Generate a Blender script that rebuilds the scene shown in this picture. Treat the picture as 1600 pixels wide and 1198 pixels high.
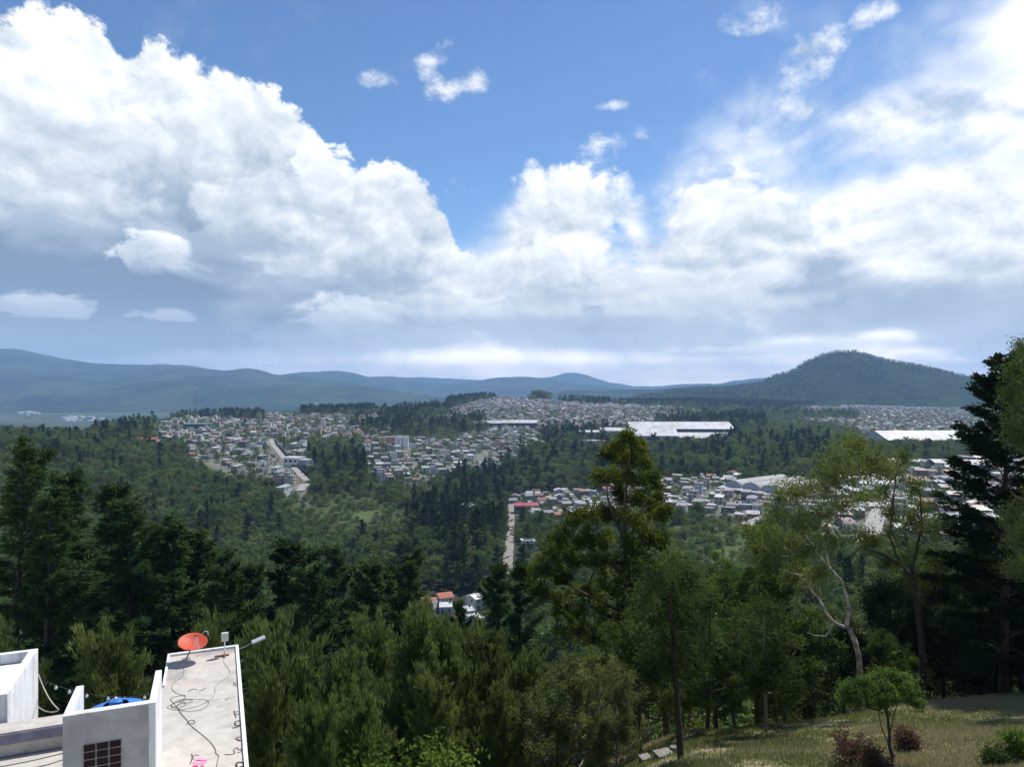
import bpy, bmesh, math, random
import numpy as np
from mathutils import Vector, Matrix, noise as mnoise

random.seed(7)
RNG = np.random.default_rng(11)
SC = bpy.context.scene
for _o in list(bpy.data.objects):
    bpy.data.objects.remove(_o)
COL = SC.collection
F = 1111.1          # focal length of the photograph in its own pixels (1600 wide)
CX, CY = 800.0, 599.0


def P(px, py, D):
    """world point at forward distance D seen at photo pixel (px, py)"""
    return Vector(((px - CX) / F * D, D, -(py - CY) / F * D))


# ------------------------------------------------------------------ camera
cam_d = bpy.data.cameras.new("camera")
cam_d.sensor_fit = 'HORIZONTAL'
cam_d.sensor_width = 36.0
cam_d.lens = 36.0 * F / 1600.0
cam_d.clip_start = 0.5
cam_d.clip_end = 120000.0
cam = bpy.data.objects.new("camera", cam_d)
cam.location = (0, 0, 0)
cam.rotation_euler = (math.radians(90), 0, 0)
COL.objects.link(cam)
SC.camera = cam

# ------------------------------------------------------------------ render settings
SC.view_settings.view_transform = 'Standard'
SC.view_settings.look = 'None'
SC.view_settings.exposure = 0.14
SC.view_settings.gamma = 1.0
SC.render.engine = 'CYCLES'
cy = SC.cycles
cy.max_bounces = 5
cy.diffuse_bounces = 2
cy.glossy_bounces = 2
cy.transmission_bounces = 3
cy.transparent_max_bounces = 4
cy.volume_bounces = 1
cy.caustics_reflective = False
cy.caustics_refractive = False
cy.use_denoising = True
cy.use_adaptive_sampling = True
cy.adaptive_threshold = 0.02
cy.sample_clamp_indirect = 4.0

# ------------------------------------------------------------------ sun
SUN_EL = math.radians(56)
SUN_AZ = math.radians(40)       # to the right of straight ahead
sd = bpy.data.lights.new("sun", 'SUN')
sd.energy = 4.9
sd.angle = math.radians(0.55)
sd.color = (1.0, 0.955, 0.89)
sun = bpy.data.objects.new("sun", sd)
SUN_DIR = Vector((math.sin(SUN_AZ) * math.cos(SUN_EL), math.cos(SUN_AZ) * math.cos(SUN_EL), math.sin(SUN_EL)))
sun.rotation_euler = SUN_DIR.to_track_quat('Z', 'Y').to_euler()
sun.location = (30, 20, 60)
COL.objects.link(sun)


# ------------------------------------------------------------------ node expression helper
class V:
    """a float socket (or number) with arithmetic that builds Math nodes"""
    nt = None

    def __init__(self, s):
        self.s = s

    @staticmethod
    def math(op, *a, clamp=False):
        n = V.nt.nodes.new('ShaderNodeMath')
        n.operation = op
        n.use_clamp = clamp
        for i, x in enumerate(a):
            V.feed(n.inputs[i], x)
        return V(n.outputs[0])

    @staticmethod
    def feed(inp, x):
        if isinstance(x, V):
            x = x.s
        if isinstance(x, (int, float)):
            inp.default_value = x
        elif isinstance(x, (tuple, list)):
            inp.default_value = tuple(x) if len(x) == len(inp.default_value) else tuple(x) + (1.0,)
        else:
            V.nt.links.new(x, inp)

    def __add__(a, b): return V.math('ADD', a, b)
    __radd__ = __add__
    def __sub__(a, b): return V.math('SUBTRACT', a, b)
    def __rsub__(a, b): return V.math('SUBTRACT', b, a)
    def __mul__(a, b): return V.math('MULTIPLY', a, b)
    __rmul__ = __mul__
    def __truediv__(a, b): return V.math('DIVIDE', a, b)
    def __rtruediv__(a, b): return V.math('DIVIDE', b, a)
    def __pow__(a, b): return V.math('POWER', a, b)


def vmax(a, b): return V.math('MAXIMUM', a, b)
def vmin(a, b): return V.math('MINIMUM', a, b)
def clamp01(a): return V.math('ADD', a, 0.0, clamp=True)


def smooth(x, lo, hi, a=0.0, b=1.0):
    n = V.nt.nodes.new('ShaderNodeMapRange')
    n.interpolation_type = 'SMOOTHSTEP'
    V.feed(n.inputs['Value'], x)
    for k, v in (('From Min', lo), ('From Max', hi), ('To Min', a), ('To Max', b)):
        V.feed(n.inputs[k], v)
    return V(n.outputs['Result'])


def xyz(x, y=0.0, z=0.0):
    n = V.nt.nodes.new('ShaderNodeCombineXYZ')
    for i, q in enumerate((x, y, z)):
        V.feed(n.inputs[i], q)
    return n.outputs[0]


def sep(sock):
    n = V.nt.nodes.new('ShaderNodeSeparateXYZ')
    V.nt.links.new(sock, n.inputs[0])
    return V(n.outputs[0]), V(n.outputs[1]), V(n.outputs[2])


def fbm(vec, scale=5.0, detail=6.0, rough=0.55, dist=0.0, dims='2D', lac=2.0):
    n = V.nt.nodes.new('ShaderNodeTexNoise')
    n.noise_dimensions = dims
    V.nt.links.new(vec, n.inputs['Vector'])
    n.inputs['Scale'].default_value = scale
    n.inputs['Detail'].default_value = detail
    n.inputs['Roughness'].default_value = rough
    n.inputs['Lacunarity'].default_value = lac
    n.inputs['Distortion'].default_value = dist
    return V(n.outputs[0])


def vor(vec, scale=5.0, detail=0.0, rough=0.5, feature='F1', dims='2D', lac=2.0, out='Distance', rnd=1.0):
    n = V.nt.nodes.new('ShaderNodeTexVoronoi')
    n.voronoi_dimensions = dims
    n.feature = feature
    n.normalize = True if feature != 'N_SPHERE_RADIUS' else False
    V.nt.links.new(vec, n.inputs['Vector'])
    n.inputs['Scale'].default_value = scale
    n.inputs['Detail'].default_value = detail
    n.inputs['Roughness'].default_value = rough
    n.inputs['Lacunarity'].default_value = lac
    n.inputs['Randomness'].default_value = rnd
    return V(n.outputs[out]) if out == 'Distance' else n.outputs[out]


def fcurve(x, pts, lo, hi, vlo, vhi):
    """a Float Curve over x in lo..hi giving values in vlo..vhi"""
    n = V.nt.nodes.new('ShaderNodeFloatCurve')
    c = n.mapping.curves[0]
    q = [((a - lo) / (hi - lo), (b - vlo) / (vhi - vlo)) for a, b in pts]
    while len(c.points) < len(q):
        c.points.new(0.5, 0.5)
    for p, (a, b) in zip(c.points, q):
        p.location = (min(max(a, 0), 1), min(max(b, 0), 1))
        p.handle_type = 'VECTOR'
    n.mapping.update()
    V.feed(n.inputs['Value'], (x - lo) / (hi - lo))
    return V(n.outputs[0]) * (vhi - vlo) + vlo


def mixc(f, a, b):
    n = V.nt.nodes.new('ShaderNodeMix')
    n.data_type = 'RGBA'
    V.feed(n.inputs['Factor'], f)
    for k, x in (('A', a), ('B', b)):
        V.feed([i for i in n.inputs if i.name == k and i.type == 'RGBA'][0], x)
    return [o for o in n.outputs if o.type == 'RGBA'][0]


# ------------------------------------------------------------------ world: Nishita sky with procedural clouds
WS = 0.10                        # background strength
world = bpy.data.worlds.new("World")
SC.world = world
world.use_nodes = True
nt = world.node_tree
nt.nodes.clear()
V.nt = nt
out = nt.nodes.new('ShaderNodeOutputWorld')
bg = nt.nodes.new('ShaderNodeBackground')
bg.inputs['Strength'].default_value = WS
nt.links.new(bg.outputs[0], out.inputs[0])
sky = nt.nodes.new('ShaderNodeTexSky')
sky.sky_type = 'NISHITA'
sky.sun_disc = False
sky.sun_elevation = SUN_EL
sky.sun_rotation = SUN_AZ
sky.altitude = 1500
sky.air_density = 1.0
sky.dust_density = 0.5
sky.ozone_density = 3.0

tc = nt.nodes.new('ShaderNodeTexCoord')
dx, dy, dz = sep(tc.outputs['Generated'])
U = V.math('ARCTAN2', dx, dy)
W = dz / V.math('SQRT', dx * dx + dy * dy + 1e-6)


def au(px): return math.atan((px - CX) / F)
def aw(px, py): return (CY - py) / F * math.cos(au(px))


def top_curve(pts, lo=-1.3, hi=1.3):
    q = [(au(a), aw(a, b)) for a, b in pts]
    return fcurve(U, [(lo, q[0][1])] + q + [(hi, q[-1][1])], lo, hi, -0.2, 0.8)


def blob(px, py, rx, ry, rot=0.0, u=None, w=None):
    """paraboloid 1-r^2 centred on the direction of a photo pixel; radii in photo pixels"""
    c = math.cos(au(px))
    a, b = (u or U) - au(px), (w or W) - aw(px, py)
    sx, sy = rx / F * c * c, ry / F * c
    if rot:
        cr, sr = math.cos(rot), math.sin(rot)
        a, b = a * cr + b * sr, b * cr - a * sr
    a, b = a * (1 / sx), b * (1 / sy)
    return 1.0 - (a * a + b * b)


def gsum(lst, u=None, w=None):
    """sum of soft bumps: (px,py,rx,ry,amount)"""
    t = None
    for (px, py, rx, ry, k) in lst:
        g = vmax(blob(px, py, rx, ry, 0, u, w), 0.0)
        g = g * g * k
        t = g if t is None else t + g
    return t


# noise coordinates: features flatten towards the horizon
Wl = V.math('LOGARITHM', vmax(W, 0.0) + 0.30, math.e) * 0.72
nv = xyz(U, Wl, 0.0)
warp = nt.nodes.new('ShaderNodeTexNoise')
warp.noise_dimensions = '2D'
warp.inputs['Scale'].default_value = 5.0
warp.inputs['Detail'].default_value = 3.0
nt.links.new(nv, warp.inputs['Vector'])
wr, wg, wb = sep(warp.outputs['Color'])
ua, wa = U + (wr - 0.5) * 0.07, Wl + (wg - 0.5) * 0.07
ls = (0.010, 0.020)              # step towards the sun


def billow(u, w):
    v = xyz(u, w)
    a = vor(v, 10.0, 5.0, 0.56)
    b = fbm(v, 8.0, 7.0, 0.55)
    return (1.0 - a) * 0.95 + b * 0.45


B0 = billow(ua, wa)
B1 = billow(ua + ls[0], wa + ls[1])
dB = B0 - B1                     # >0: faces the sun
big = fbm(nv, 3.2, 4.0, 0.55)


def lobes(u, w):
    v = xyz(u, w)
    return (1.0 - vor(v, 3.6, 2.0, 0.6)) * 0.8 + fbm(v, 2.6, 4.0, 0.5) * 0.6


ub, wb_ = U + (wr - 0.5) * 0.16, Wl + (wg - 0.5) * 0.16
dL = lobes(ub, wb_) - lobes(ub + 0.035, wb_ + 0.055)
fine = fbm(xyz(ua, wa), 22.0, 6.0, 0.62)

# --- left cumulus bank
topL = top_curve([(-700, -150), (-250, -60), (0, 35), (70, 14), (130, 8), (160, 35), (178, 78), (235, 88), (280, 98), (345, 106),
                  (405, 135), (445, 158), (472, 182), (497, 205), (505, 240), (570, 247), (640, 266), (672, 283),
                  (696, 318), (704, 352), (716, 392), (760, 420), (830, 440), (1100, 500), (1500, 560)])
eL = (topL - W) * 11.0 + (B0 - 0.84) * 1.05 + (fine - 0.5) * 0.75
aL = smooth(eL, 0.0, 0.16)
# --- centre bank
topC = top_curve([(-100, 500), (600, 430), (660, 392), (720, 352), (770, 322), (797, 290), (830, 268), (880, 262), (940, 262), (985, 266), (1006, 292),
                  (1024, 322), (1044, 318), (1062, 292), (1100, 270), (1150, 262), (1195, 282), (1232, 330),
                  (1290, 380), (1420, 400), (1600, 420), (2400, 420)])
eC = (topC - W) * 11.0 + (B0 - 0.84) * 1.0 + (fine - 0.5) * 0.75 - clamp01(blob(985, 380, 46, 60, 0.2, U + (wr - 0.5) * 0.12, W + (wg - 0.5) * 0.10) * 0.9 + (fine - 0.5) * 2.6) * 1.0
softC = vmax(blob(720, 360, 130, 110), 0.0)
aC = smooth(eC, 0.0, 0.26 + softC * 1.3 + clamp01(blob(985, 380, 90, 110)) * 0.9)
# --- right bright bank reaching up out of the frame
eR = gsum([(1760, 60, 430, 260, 1.3), (1700, 350, 420, 260, 1.2), (1420, 190, 170, 90, 0.75), (1420, 380, 360, 170, 0.95),
           (1230, 290, 360, 190, 0.66), (1150, 200, 300, 160, 0.16), (1480, 60, 260, 160, 0.30), (2400, 200, 800, 600, 1.4)])
eR = eR * smooth(fbm(xyz(U * 1.0 + Wl * 0.6, Wl * 2.2 - U * 0.9), 3.0, 5.0, 0.6), 0.30, 0.62, 0.72, 1.12) + (big - 0.5) * 0.75 + (B0 - 0.90) * 0.6
aR = smooth(eR, 0.05, 0.95)
# --- thin veil and wisps on the blue
wsp = fbm(xyz(U + (wr - 0.5) * 0.03, (Wl + (wg - 0.5) * 0.03) * 1.2), 20.0, 9.0, 0.66, 0.0)
eW = gsum([(590, 125, 46, 26, 0.95), (690, 140, 60, 34, 0.95), (745, 125, 34, 34, 0.9), (690, 85, 40, 40, 0.62), (660, 105, 30, 30, 0.6),
           (958, 166, 42, 16, 1.0), (940, 235, 60, 46, 1.0), (1010, 205, 40, 22, 0.6), (1040, 298, 26, 20, 0.7),
           (1265, 90, 80, 60, 0.95), (1240, 150, 60, 60, 0.7), (1310, 60, 50, 40, 0.75), (1180, 28, 90, 40, 0.8), (1370, 20, 60, 40, 0.85),
           (1110, 120, 60, 50, 0.4), (1180, 230, 160, 90, 0.4), (720, 300, 60, 60, 0.35)])
eW = eW + (wsp - 0.5) * 2.6 * smooth(eW, 0.0, 0.35)
aW = smooth(eW, 0.25, 1.5) * 0.93
# --- low grey decks close to the horizon
lowv = xyz(ua * 1.0, (W + (wg - 0.5) * 0.03) * 3.0)
lowN = fbm(lowv, 4.2, 5.0, 0.5)
eS = smooth(W, 0.215, 0.10) + (lowN - 0.5) * 1.1
aS = smooth(eS, 0.25, 0.9)

# --- brightness of the cloud masses (thick low parts are grey-blue)
dark = gsum([(60, 420, 380, 190, 0.62), (330, 340, 200, 150, 0.36), (360, 490, 460, 110, 0.42), (640, 400, 130, 80, 0.20), (20, 190, 90, 60, 0.22),
             (120, 520, 480, 80, 0.30), (600, 520, 420, 60, 0.20), (880, 512, 260, 60, 0.28), (1130, 400, 110, 80, 0.14),
             (1290, 440, 120, 60, 0.42), (1350, 480, 200, 66, 0.40), (1540, 478, 280, 110, 0.44), (1120, 535, 340, 50, 0.28),
             (1560, 540, 240, 60, 0.26), (900, 330, 120, 60, 0.10), (570, 340, 110, 90, 0.16), (-300, 380, 420, 260, 0.5), (250, 190, 160, 90, 0.10),
             (430, 270, 90, 90, 0.16), (900, 450, 400, 120, 0.10), (1300, 330, 200, 90, 0.06)])
lit = gsum([(262, 400, 105, 54, 0.46), (60, 478, 130, 40, 0.30), (20, 330, 140, 40, 0.20), (540, 490, 130, 52, 0.26), (800, 480, 140, 30, 0.06),
            (300, 250, 70, 70, 0.14), (1240, 535, 110, 18, 0.22), (1390, 525, 70, 20, 0.26), (1440, 560, 80, 26, 0.26), (840, 560, 900, 22, 0.14),
            (290, 150, 160, 60, 0.05), (100, 80, 120, 80, 0.08)])
shade = 0.97 - dark * smooth(U, -0.25, 0.1, 1.4, 1.0) * (1.0 + (big - 0.5) * 2.0) + lit + dL * 0.85 * smooth(W, 0.03, 0.2, 0.25, 1.0) + dB * 0.80 * smooth(W, 0.02, 0.2, 0.35, 1.0) + (lowN - 0.5) * smooth(W, 0.26, 0.06) * 0.45
shade = shade - smooth(W, 0.30, 0.06) * 0.10 - smooth(W, 0.07, 0.01) * 0.04 - smooth(eL, 0.25, 2.2) * 0.06 + (fine - 0.5) * 0.10
# single towers and puffs inside the banks: each has its own bright crown and shaded foot
nz = (B0 - 0.84) * 1.25 + (fine - 0.5) * 1.6
uw, ww = U + (wr - 0.5) * 0.14 + (fine - 0.5) * 0.03, W + ((wg - 0.5) * 0.09 + (fine - 0.5) * 0.02) * smooth(W, 0.02, 0.2, 0.3, 1.0)
dS = dB * 0.75 + dL * 0.34
for (px, py, rx, ry, hi, lo, soft) in [
        (60, 190, 170, 130, 1.02, 0.84, 0.5), (270, 235, 95, 105, 1.02, 0.80, 0.22), (430, 240, 110, 110, 1.02, 0.80, 0.3), (340, 180, 130, 80, 1.02, 0.86, 0.4),
        (130, 330, 190, 70, 0.86, 0.66, 0.5), (590, 320, 120, 95, 1.02, 0.78, 0.24), (420, 350, 100, 80, 0.88, 0.68, 0.4), (540, 410, 130, 70, 0.90, 0.70, 0.4),
        (900, 325, 120, 85, 1.02, 0.86, 0.25), (1140, 335, 105, 85, 1.02, 0.84, 0.25), (770, 400, 130, 80, 0.93, 0.80, 0.6), (1020, 370, 60, 60, 0.97, 0.84, 0.4),
        (900, 430, 100, 80, 1.0, 0.78, 0.22), (1010, 470, 110, 55, 0.94, 0.76, 0.3), (262, 402, 86, 44, 0.97, 0.76, 0.22), (440, 430, 90, 44, 0.86, 0.68, 0.4),
        (60, 482, 130, 34, 0.84, 0.62, 0.3), (540, 492, 110, 38, 0.93, 0.72, 0.3), (700, 486, 100, 40, 0.87, 0.72, 0.4), (1190, 462, 140, 50, 0.92, 0.74, 0.35),
        (1500, 330, 140, 130, 1.02, 0.92, 0.5), (1400, 400, 170, 60, 0.98, 0.86, 0.5), (820, 500, 140, 26, 0.84, 0.66, 0.4), (260, 495, 50, 16, 0.72, 0.6, 0.4),
        (1290, 440, 74, 30, 0.66, 0.56, 0.6), (1375, 484, 130, 42, 0.66, 0.52, 0.5), (1550, 480, 150, 80, 0.68, 0.52, 0.6), (900, 520, 190, 26, 0.64, 0.56, 0.6), (560, 530, 200, 20, 0.64, 0.58, 0.6),
        (1240, 537, 74, 13, 0.92, 0.78, 0.3), (1360, 530, 70, 14, 0.95, 0.78, 0.3), (1450, 562, 60, 18, 0.95, 0.80, 0.3), (1130, 548, 110, 12, 0.80, 0.70, 0.4)]:
    flat = 1.0 if py < 390 else 1.25
    e = blob(px, py, rx * 1.12, ry * 1.12, 0, uw, ww) + nz * flat
    rel = (W - aw(px, py)) * (1.0 / (ry / F * math.cos(au(px))))
    a = smooth(e, 0.0, soft * (1.0 if py < 390 else 2.6)) * smooth(rel, -1.0, -0.25, 0.0, 0.92)
    v_ = smooth(rel, -0.9, 0.85, lo - (0.17 if px < 620 else 0.11), hi - (0.06 if py < 380 else 0.09)) + dS * (0.8 if py < 440 else 0.4)
    shade = shade + (v_ - shade) * a
shade = 0.87 + (shade - 0.87) * 1.32
shade = vmax(shade, 0.52 + (shade - 0.52) * 0.45)
shade = vmin(vmax(shade, 0.22), 1.04)


def ramp(fac, stops):
    n = nt.nodes.new('ShaderNodeValToRGB')
    e = n.color_ramp.elements
    while len(e) < len(stops):
        e.new(0.5)
    for q, (p, c) in zip(e, stops):
        q.position = p
        q.color = (*c, 1)
    V.feed(n.inputs[0], fac)
    return n.outputs[0]


ccol = ramp(shade, [(0.25, (0.225, 0.305, 0.42)), (0.5, (0.41, 0.50, 0.61)), (0.72, (0.66, 0.73, 0.80)), (0.9, (0.93, 0.96, 0.985)), (1.0, (1.07, 1.08, 1.09))])


def scalec(c, k):
    n = nt.nodes.new('ShaderNodeVectorMath')
    n.operation = 'SCALE'
    nt.links.new(c, n.inputs[0])
    n.inputs['Scale'].default_value = k
    return n.outputs[0]


def warm_low(c):
    n = nt.nodes.new('ShaderNodeVectorMath')
    n.operation = 'MULTIPLY'
    nt.links.new(c, n.inputs[0])
    n.inputs[1].default_value = (1.16, 1.03, 0.88)
    return n.outputs[0]


glow = nt.nodes.new('ShaderNodeVectorMath')     # the air is brightest low down, towards the horizon
glow.operation = 'SCALE'
nt.links.new(ccol, glow.inputs[0])
V.feed(glow.inputs['Scale'], smooth(W, 0.13, 0.0, 1.0, 1.75))
ccol = scalec(mixc(smooth(W, 0.13, 0.0), glow.outputs[0], warm_low(glow.outputs[0])), 1.0 / WS)
skyc = sky.outputs[0]
hue = nt.nodes.new('ShaderNodeHueSaturation')
hue.inputs['Saturation'].default_value = 1.12
hue.inputs['Value'].default_value = 1.22
nt.links.new(skyc, hue.inputs['Color'])
skyc = hue.outputs[0]
CLOUD = 1.0 - (1.0 - aL) * (1.0 - aC) * (1.0 - aR) * (1.0 - aW) * (1.0 - aS)
final = mixc(CLOUD, skyc, ccol)
nt.links.new(final, bg.inputs['Color'])
world.cycles.sampling_method = 'MANUAL'
world.cycles.sample_map_resolution = 512
# ================================================================== helpers for meshes, materials, tags
def new_mesh(name, verts, faces, mats=(), fmat=None, smooth=False, attrs=None):
    """verts Nx3, faces: list of index lists or an (M,k) array"""
    me = bpy.data.meshes.new(name)
    verts = np.asarray(verts, dtype=np.float32)
    if isinstance(faces, np.ndarray):
        m, k = faces.shape
        loops = faces.astype(np.int32).ravel()
        starts = np.arange(0, m * k, k, dtype=np.int32)
        tot = np.full(m, k, dtype=np.int32)
    else:
        tot = np.array([len(f) for f in faces], dtype=np.int32)
        starts = np.concatenate(([0], np.cumsum(tot)[:-1])).astype(np.int32)
        loops = np.array([i for f in faces for i in f], dtype=np.int32)
    me.vertices.add(len(verts))
    me.vertices.foreach_set('co', verts.ravel())
    me.loops.add(len(loops))
    me.loops.foreach_set('vertex_index', loops)
    me.polygons.add(len(tot))
    me.polygons.foreach_set('loop_start', starts)
    me.polygons.foreach_set('loop_total', tot)
    for m in mats:
        me.materials.append(m)
    if fmat is not None:
        me.polygons.foreach_set('material_index', np.asarray(fmat, dtype=np.int32))
    me.polygons.foreach_set('use_smooth', np.full(len(tot), bool(smooth), dtype=bool))
    if attrs:
        for k, (typ, dom, arr) in attrs.items():
            a = me.attributes.new(k, typ, dom)
            arr = np.asarray(arr, dtype=np.float32)
            a.data.foreach_set('color' if 'COLOR' in typ else ('vector' if typ == 'FLOAT_VECTOR' else 'value'), arr.ravel())
    me.update(calc_edges=True)
    return me


def link(name, me, parent=None, loc=(0, 0, 0), rz=0.0, scale=None):
    o = bpy.data.objects.new(name, me)
    COL.objects.link(o)
    o.location = loc
    o.rotation_euler = (0, 0, rz)
    if scale is not None:
        o.scale = scale if hasattr(scale, '__len__') else (scale,) * 3
    if parent is not None:
        o.parent = parent
    return o


def tag(o, label=None, cat=None, group=None, kind=None):
    if label: o['label'] = label
    if cat: o['category'] = cat
    if group: o['group'] = group
    if kind: o['kind'] = kind
    return o


def empty(name, loc, rz=0.0, scale=None):
    o = link(name, None, None, loc, rz, scale)
    o.empty_display_size = 0.2
    return o


def copy_tree(o, parent=None):
    c = o.copy()
    COL.objects.link(c)
    c.parent = parent
    for ch in list(o.children):
        copy_tree(ch, c)
    return c


def material(name):
    m = bpy.data.materials.new(name)
    m.use_nodes = True
    t = m.node_tree
    b = t.nodes['Principled BSDF']
    b.inputs['Specular IOR Level'].default_value = 0.3
    V.nt = t
    return m, t, b


def tcoord(t, kind='Object'):
    return t.nodes.new('ShaderNodeTexCoord').outputs[kind]


def geo_pos(t):
    return t.nodes.new('ShaderNodeNewGeometry').outputs['Position']


def attr(t, name, out='Fac'):
    n = t.nodes.new('ShaderNodeAttribute')
    n.attribute_name = name
    return n.outputs[out]


def bump(t, h, strength=0.4, dist=0.05):
    n = t.nodes.new('ShaderNodeBump')
    n.inputs['Strength'].default_value = strength
    n.inputs['Distance'].default_value = dist
    V.feed(n.inputs['Height'], h)
    return n.outputs[0]


def simple_mat(name, col, rough=0.7, var=0.12, scale=3.0, metallic=0.0, bmp=0.0, col2=None, spec=0.3, coords='Object'):
    """a plain coat with blotchy wear of its own"""
    m, t, b = material(name)
    c = tcoord(t, coords)
    n = fbm(c, scale, 6.0, 0.6, 0.0, '3D')
    d = col2 or tuple(x * (1 - 2.2 * var) for x in col)
    f = smooth(n, 0.36, 0.68)
    V.nt.links.new(mixc(f, col, d), b.inputs['Base Color'])
    b.inputs['Roughness'].default_value = rough
    b.inputs['Metallic'].default_value = metallic
    b.inputs['Specular IOR Level'].default_value = spec
    if bmp:
        V.nt.links.new(bump(t, n, bmp, 0.02), b.inputs['Normal'])
    return m


def vnoise(x, y, f, seed=0.0, octaves=4):
    """cheap vectorised value noise, about -1..1"""
    x = np.asarray(x, float) * f + seed * 17.13
    y = np.asarray(y, float) * f + seed * 9.71
    t, a, tot = 0.0, 1.0, 0.0
    for k in range(octaves):
        xi, yi = np.floor(x), np.floor(y)
        fx, fy = x - xi, y - yi
        fx, fy = fx * fx * (3 - 2 * fx), fy * fy * (3 - 2 * fy)

        def h(i, j):
            q = np.sin(i * 127.1 + j * 311.7 + k * 74.7) * 43758.5453
            return q - np.floor(q)
        v = (h(xi, yi) * (1 - fx) + h(xi + 1, yi) * fx) * (1 - fy) + (h(xi, yi + 1) * (1 - fx) + h(xi + 1, yi + 1) * fx) * fy
        t = t + a * (v * 2 - 1)
        tot += a
        a *= 0.5
        x, y = x * 2.03 + 3.1, y * 2.03 + 1.7
    return t / tot


# ================================================================== the ground: one sheet of hillside, valley, town hills and plain
FARK = [3000, 4500, 7000, 12000, 30000]
PROF = {   # photo column of the bearing -> (distance, ground height below the viewpoint)
    -500: [(4, -10.5), (8, -11), (15, -13), (25, -18), (40, -26), (60, -36), (90, -48), (150, -60), (220, -62), (320, -58), (420, -52), (550, -46), (700, -50), (900, -75), (1200, -110), (1600, -150), (2200, -180), (3000, -200), (4500, -210), (7000, -215), (12000, -215), (30000, -215)],
    0: [(4, -10), (8, -11), (15, -13), (25, -18), (40, -27), (60, -38), (90, -50), (150, -62), (220, -67), (320, -66), (420, -60), (550, -49), (700, -50), (900, -75), (1200, -110), (1600, -150), (2200, -180), (3000, -200), (4500, -210), (7000, -215), (12000, -215), (30000, -215)],
    140: [(4, -10), (8, -11), (15, -13), (25, -18), (40, -27), (60, -38), (90, -51), (150, -65), (220, -74), (320, -76), (420, -70), (550, -58), (700, -55), (900, -66), (1200, -88), (1600, -120), (2200, -165), (3000, -198), (4500, -210), (7000, -215), (12000, -215), (30000, -215)],
    250: [(4, -10), (8, -11), (15, -13.5), (25, -19), (40, -28), (60, -39), (90, -52), (150, -68), (220, -80), (320, -86), (420, -86), (550, -78), (700, -70), (900, -66), (1200, -62), (1600, -84), (2200, -150), (3000, -195), (4500, -208), (7000, -215), (12000, -215), (30000, -215)],
    450: [(4, -9.5), (8, -10.5), (15, -14), (25, -20), (40, -29), (60, -40), (90, -54), (150, -75), (220, -90), (320, -97), (420, -96), (550, -90), (700, -79), (900, -72), (1200, -66), (1600, -66), (2200, -105), (3000, -172), (4500, -205), (7000, -215), (12000, -215), (30000, -215)],
    620: [(4, -9), (8, -10), (15, -14), (25, -20), (40, -29), (60, -40), (90, -54), (150, -76), (220, -93), (320, -101), (420, -101), (550, -98), (700, -88), (900, -79), (1200, -74), (1600, -66), (2200, -70), (3000, -150), (4500, -200), (7000, -215), (12000, -215), (30000, -215)],
    770: [(4, -8.3), (8, -9.6), (15, -13.2), (25, -18.5), (40, -27), (60, -37), (90, -53), (150, -74), (220, -93), (320, -100), (420, -102), (550, -109), (640, -113), (700, -110), (900, -88), (1200, -80), (1600, -66), (1900, -47), (2200, -37), (3000, -120), (4500, -190), (7000, -210), (12000, -215), (30000, -215)],
    900: [(4, -7.2), (8, -8.8), (15, -11.4), (25, -15.2), (40, -21.8), (60, -32), (90, -50), (150, -70), (220, -88), (320, -97), (420, -99), (550, -105), (640, -106), (700, -104), (900, -88), (1200, -82), (1600, -74), (2200, -52), (3000, -110), (4500, -170), (7000, -205), (12000, -215), (30000, -215)],
    1060: [(4, -6), (8, -7.6), (15, -10.0), (25, -13.3), (40, -19.2), (60, -31), (90, -48), (150, -66), (220, -78), (320, -86), (420, -89), (550, -90), (700, -91), (900, -86), (1200, -82), (1600, -80), (2200, -72), (3000, -75), (4500, -110), (7000, -180), (12000, -210), (30000, -215)],
    1200: [(4, -5.5), (8, -7.2), (15, -9.8), (25, -13.2), (40, -18.9), (60, -31), (90, -47), (150, -61), (220, -73), (320, -81), (420, -85), (550, -85), (700, -85), (900, -81), (1200, -82), (1600, -85), (2200, -89), (3000, -90), (4500, -110), (7000, -160), (12000, -200), (30000, -215)],
    1400: [(4, -5), (8, -6.8), (15, -9.2), (25, -12.5), (40, -18.1), (50, -22.3), (60, -28.5), (90, -46), (150, -58), (220, -68), (320, -74), (420, -76), (550, -76), (700, -74), (900, -74), (1200, -82), (1600, -90), (2200, -96), (3000, -96), (4500, -110), (7000, -150), (12000, -190), (30000, -215)],
    1600: [(4, -4.6), (8, -6.4), (15, -8.6), (25, -12.2), (40, -17.5), (50, -21.5), (60, -27), (90, -44), (150, -57), (220, -67), (320, -73), (420, -75), (550, -75), (700, -73), (900, -74), (1200, -82), (1600, -90), (2200, -96), (3000, -98), (4500, -110), (7000, -150), (12000, -190), (30000, -215)],
    2100: [(4, -4), (8, -5.6), (15, -8), (25, -11.6), (40, -17), (50, -21), (60, -26), (90, -42), (150, -55), (220, -65), (320, -71), (420, -73), (550, -73), (700, -72), (900, -74), (1200, -82), (1600, -90), (2200, -96), (3000, -98), (4500, -110), (7000, -150), (12000, -190), (30000, -215)],
}
S_LO, S_HI, NS = -1.17, 1.17, 560
L_LO, L_HI, NL = math.log(3.0), math.log(30000.0), 640
_s = np.linspace(S_LO, S_HI, NS)
_l = np.linspace(L_LO, L_HI, NL)
_keys = sorted(PROF)
_rows = np.array([np.interp(_l, [math.log(d) for d, z in PROF[k]], [z for d, z in PROF[k]]) for k in _keys])
_sk = [(k - CX) / F for k in _keys]
HZ = np.array([np.interp(_s, _sk, _rows[:, j]) for j in range(NL)]).T      # NS x NL


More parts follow.
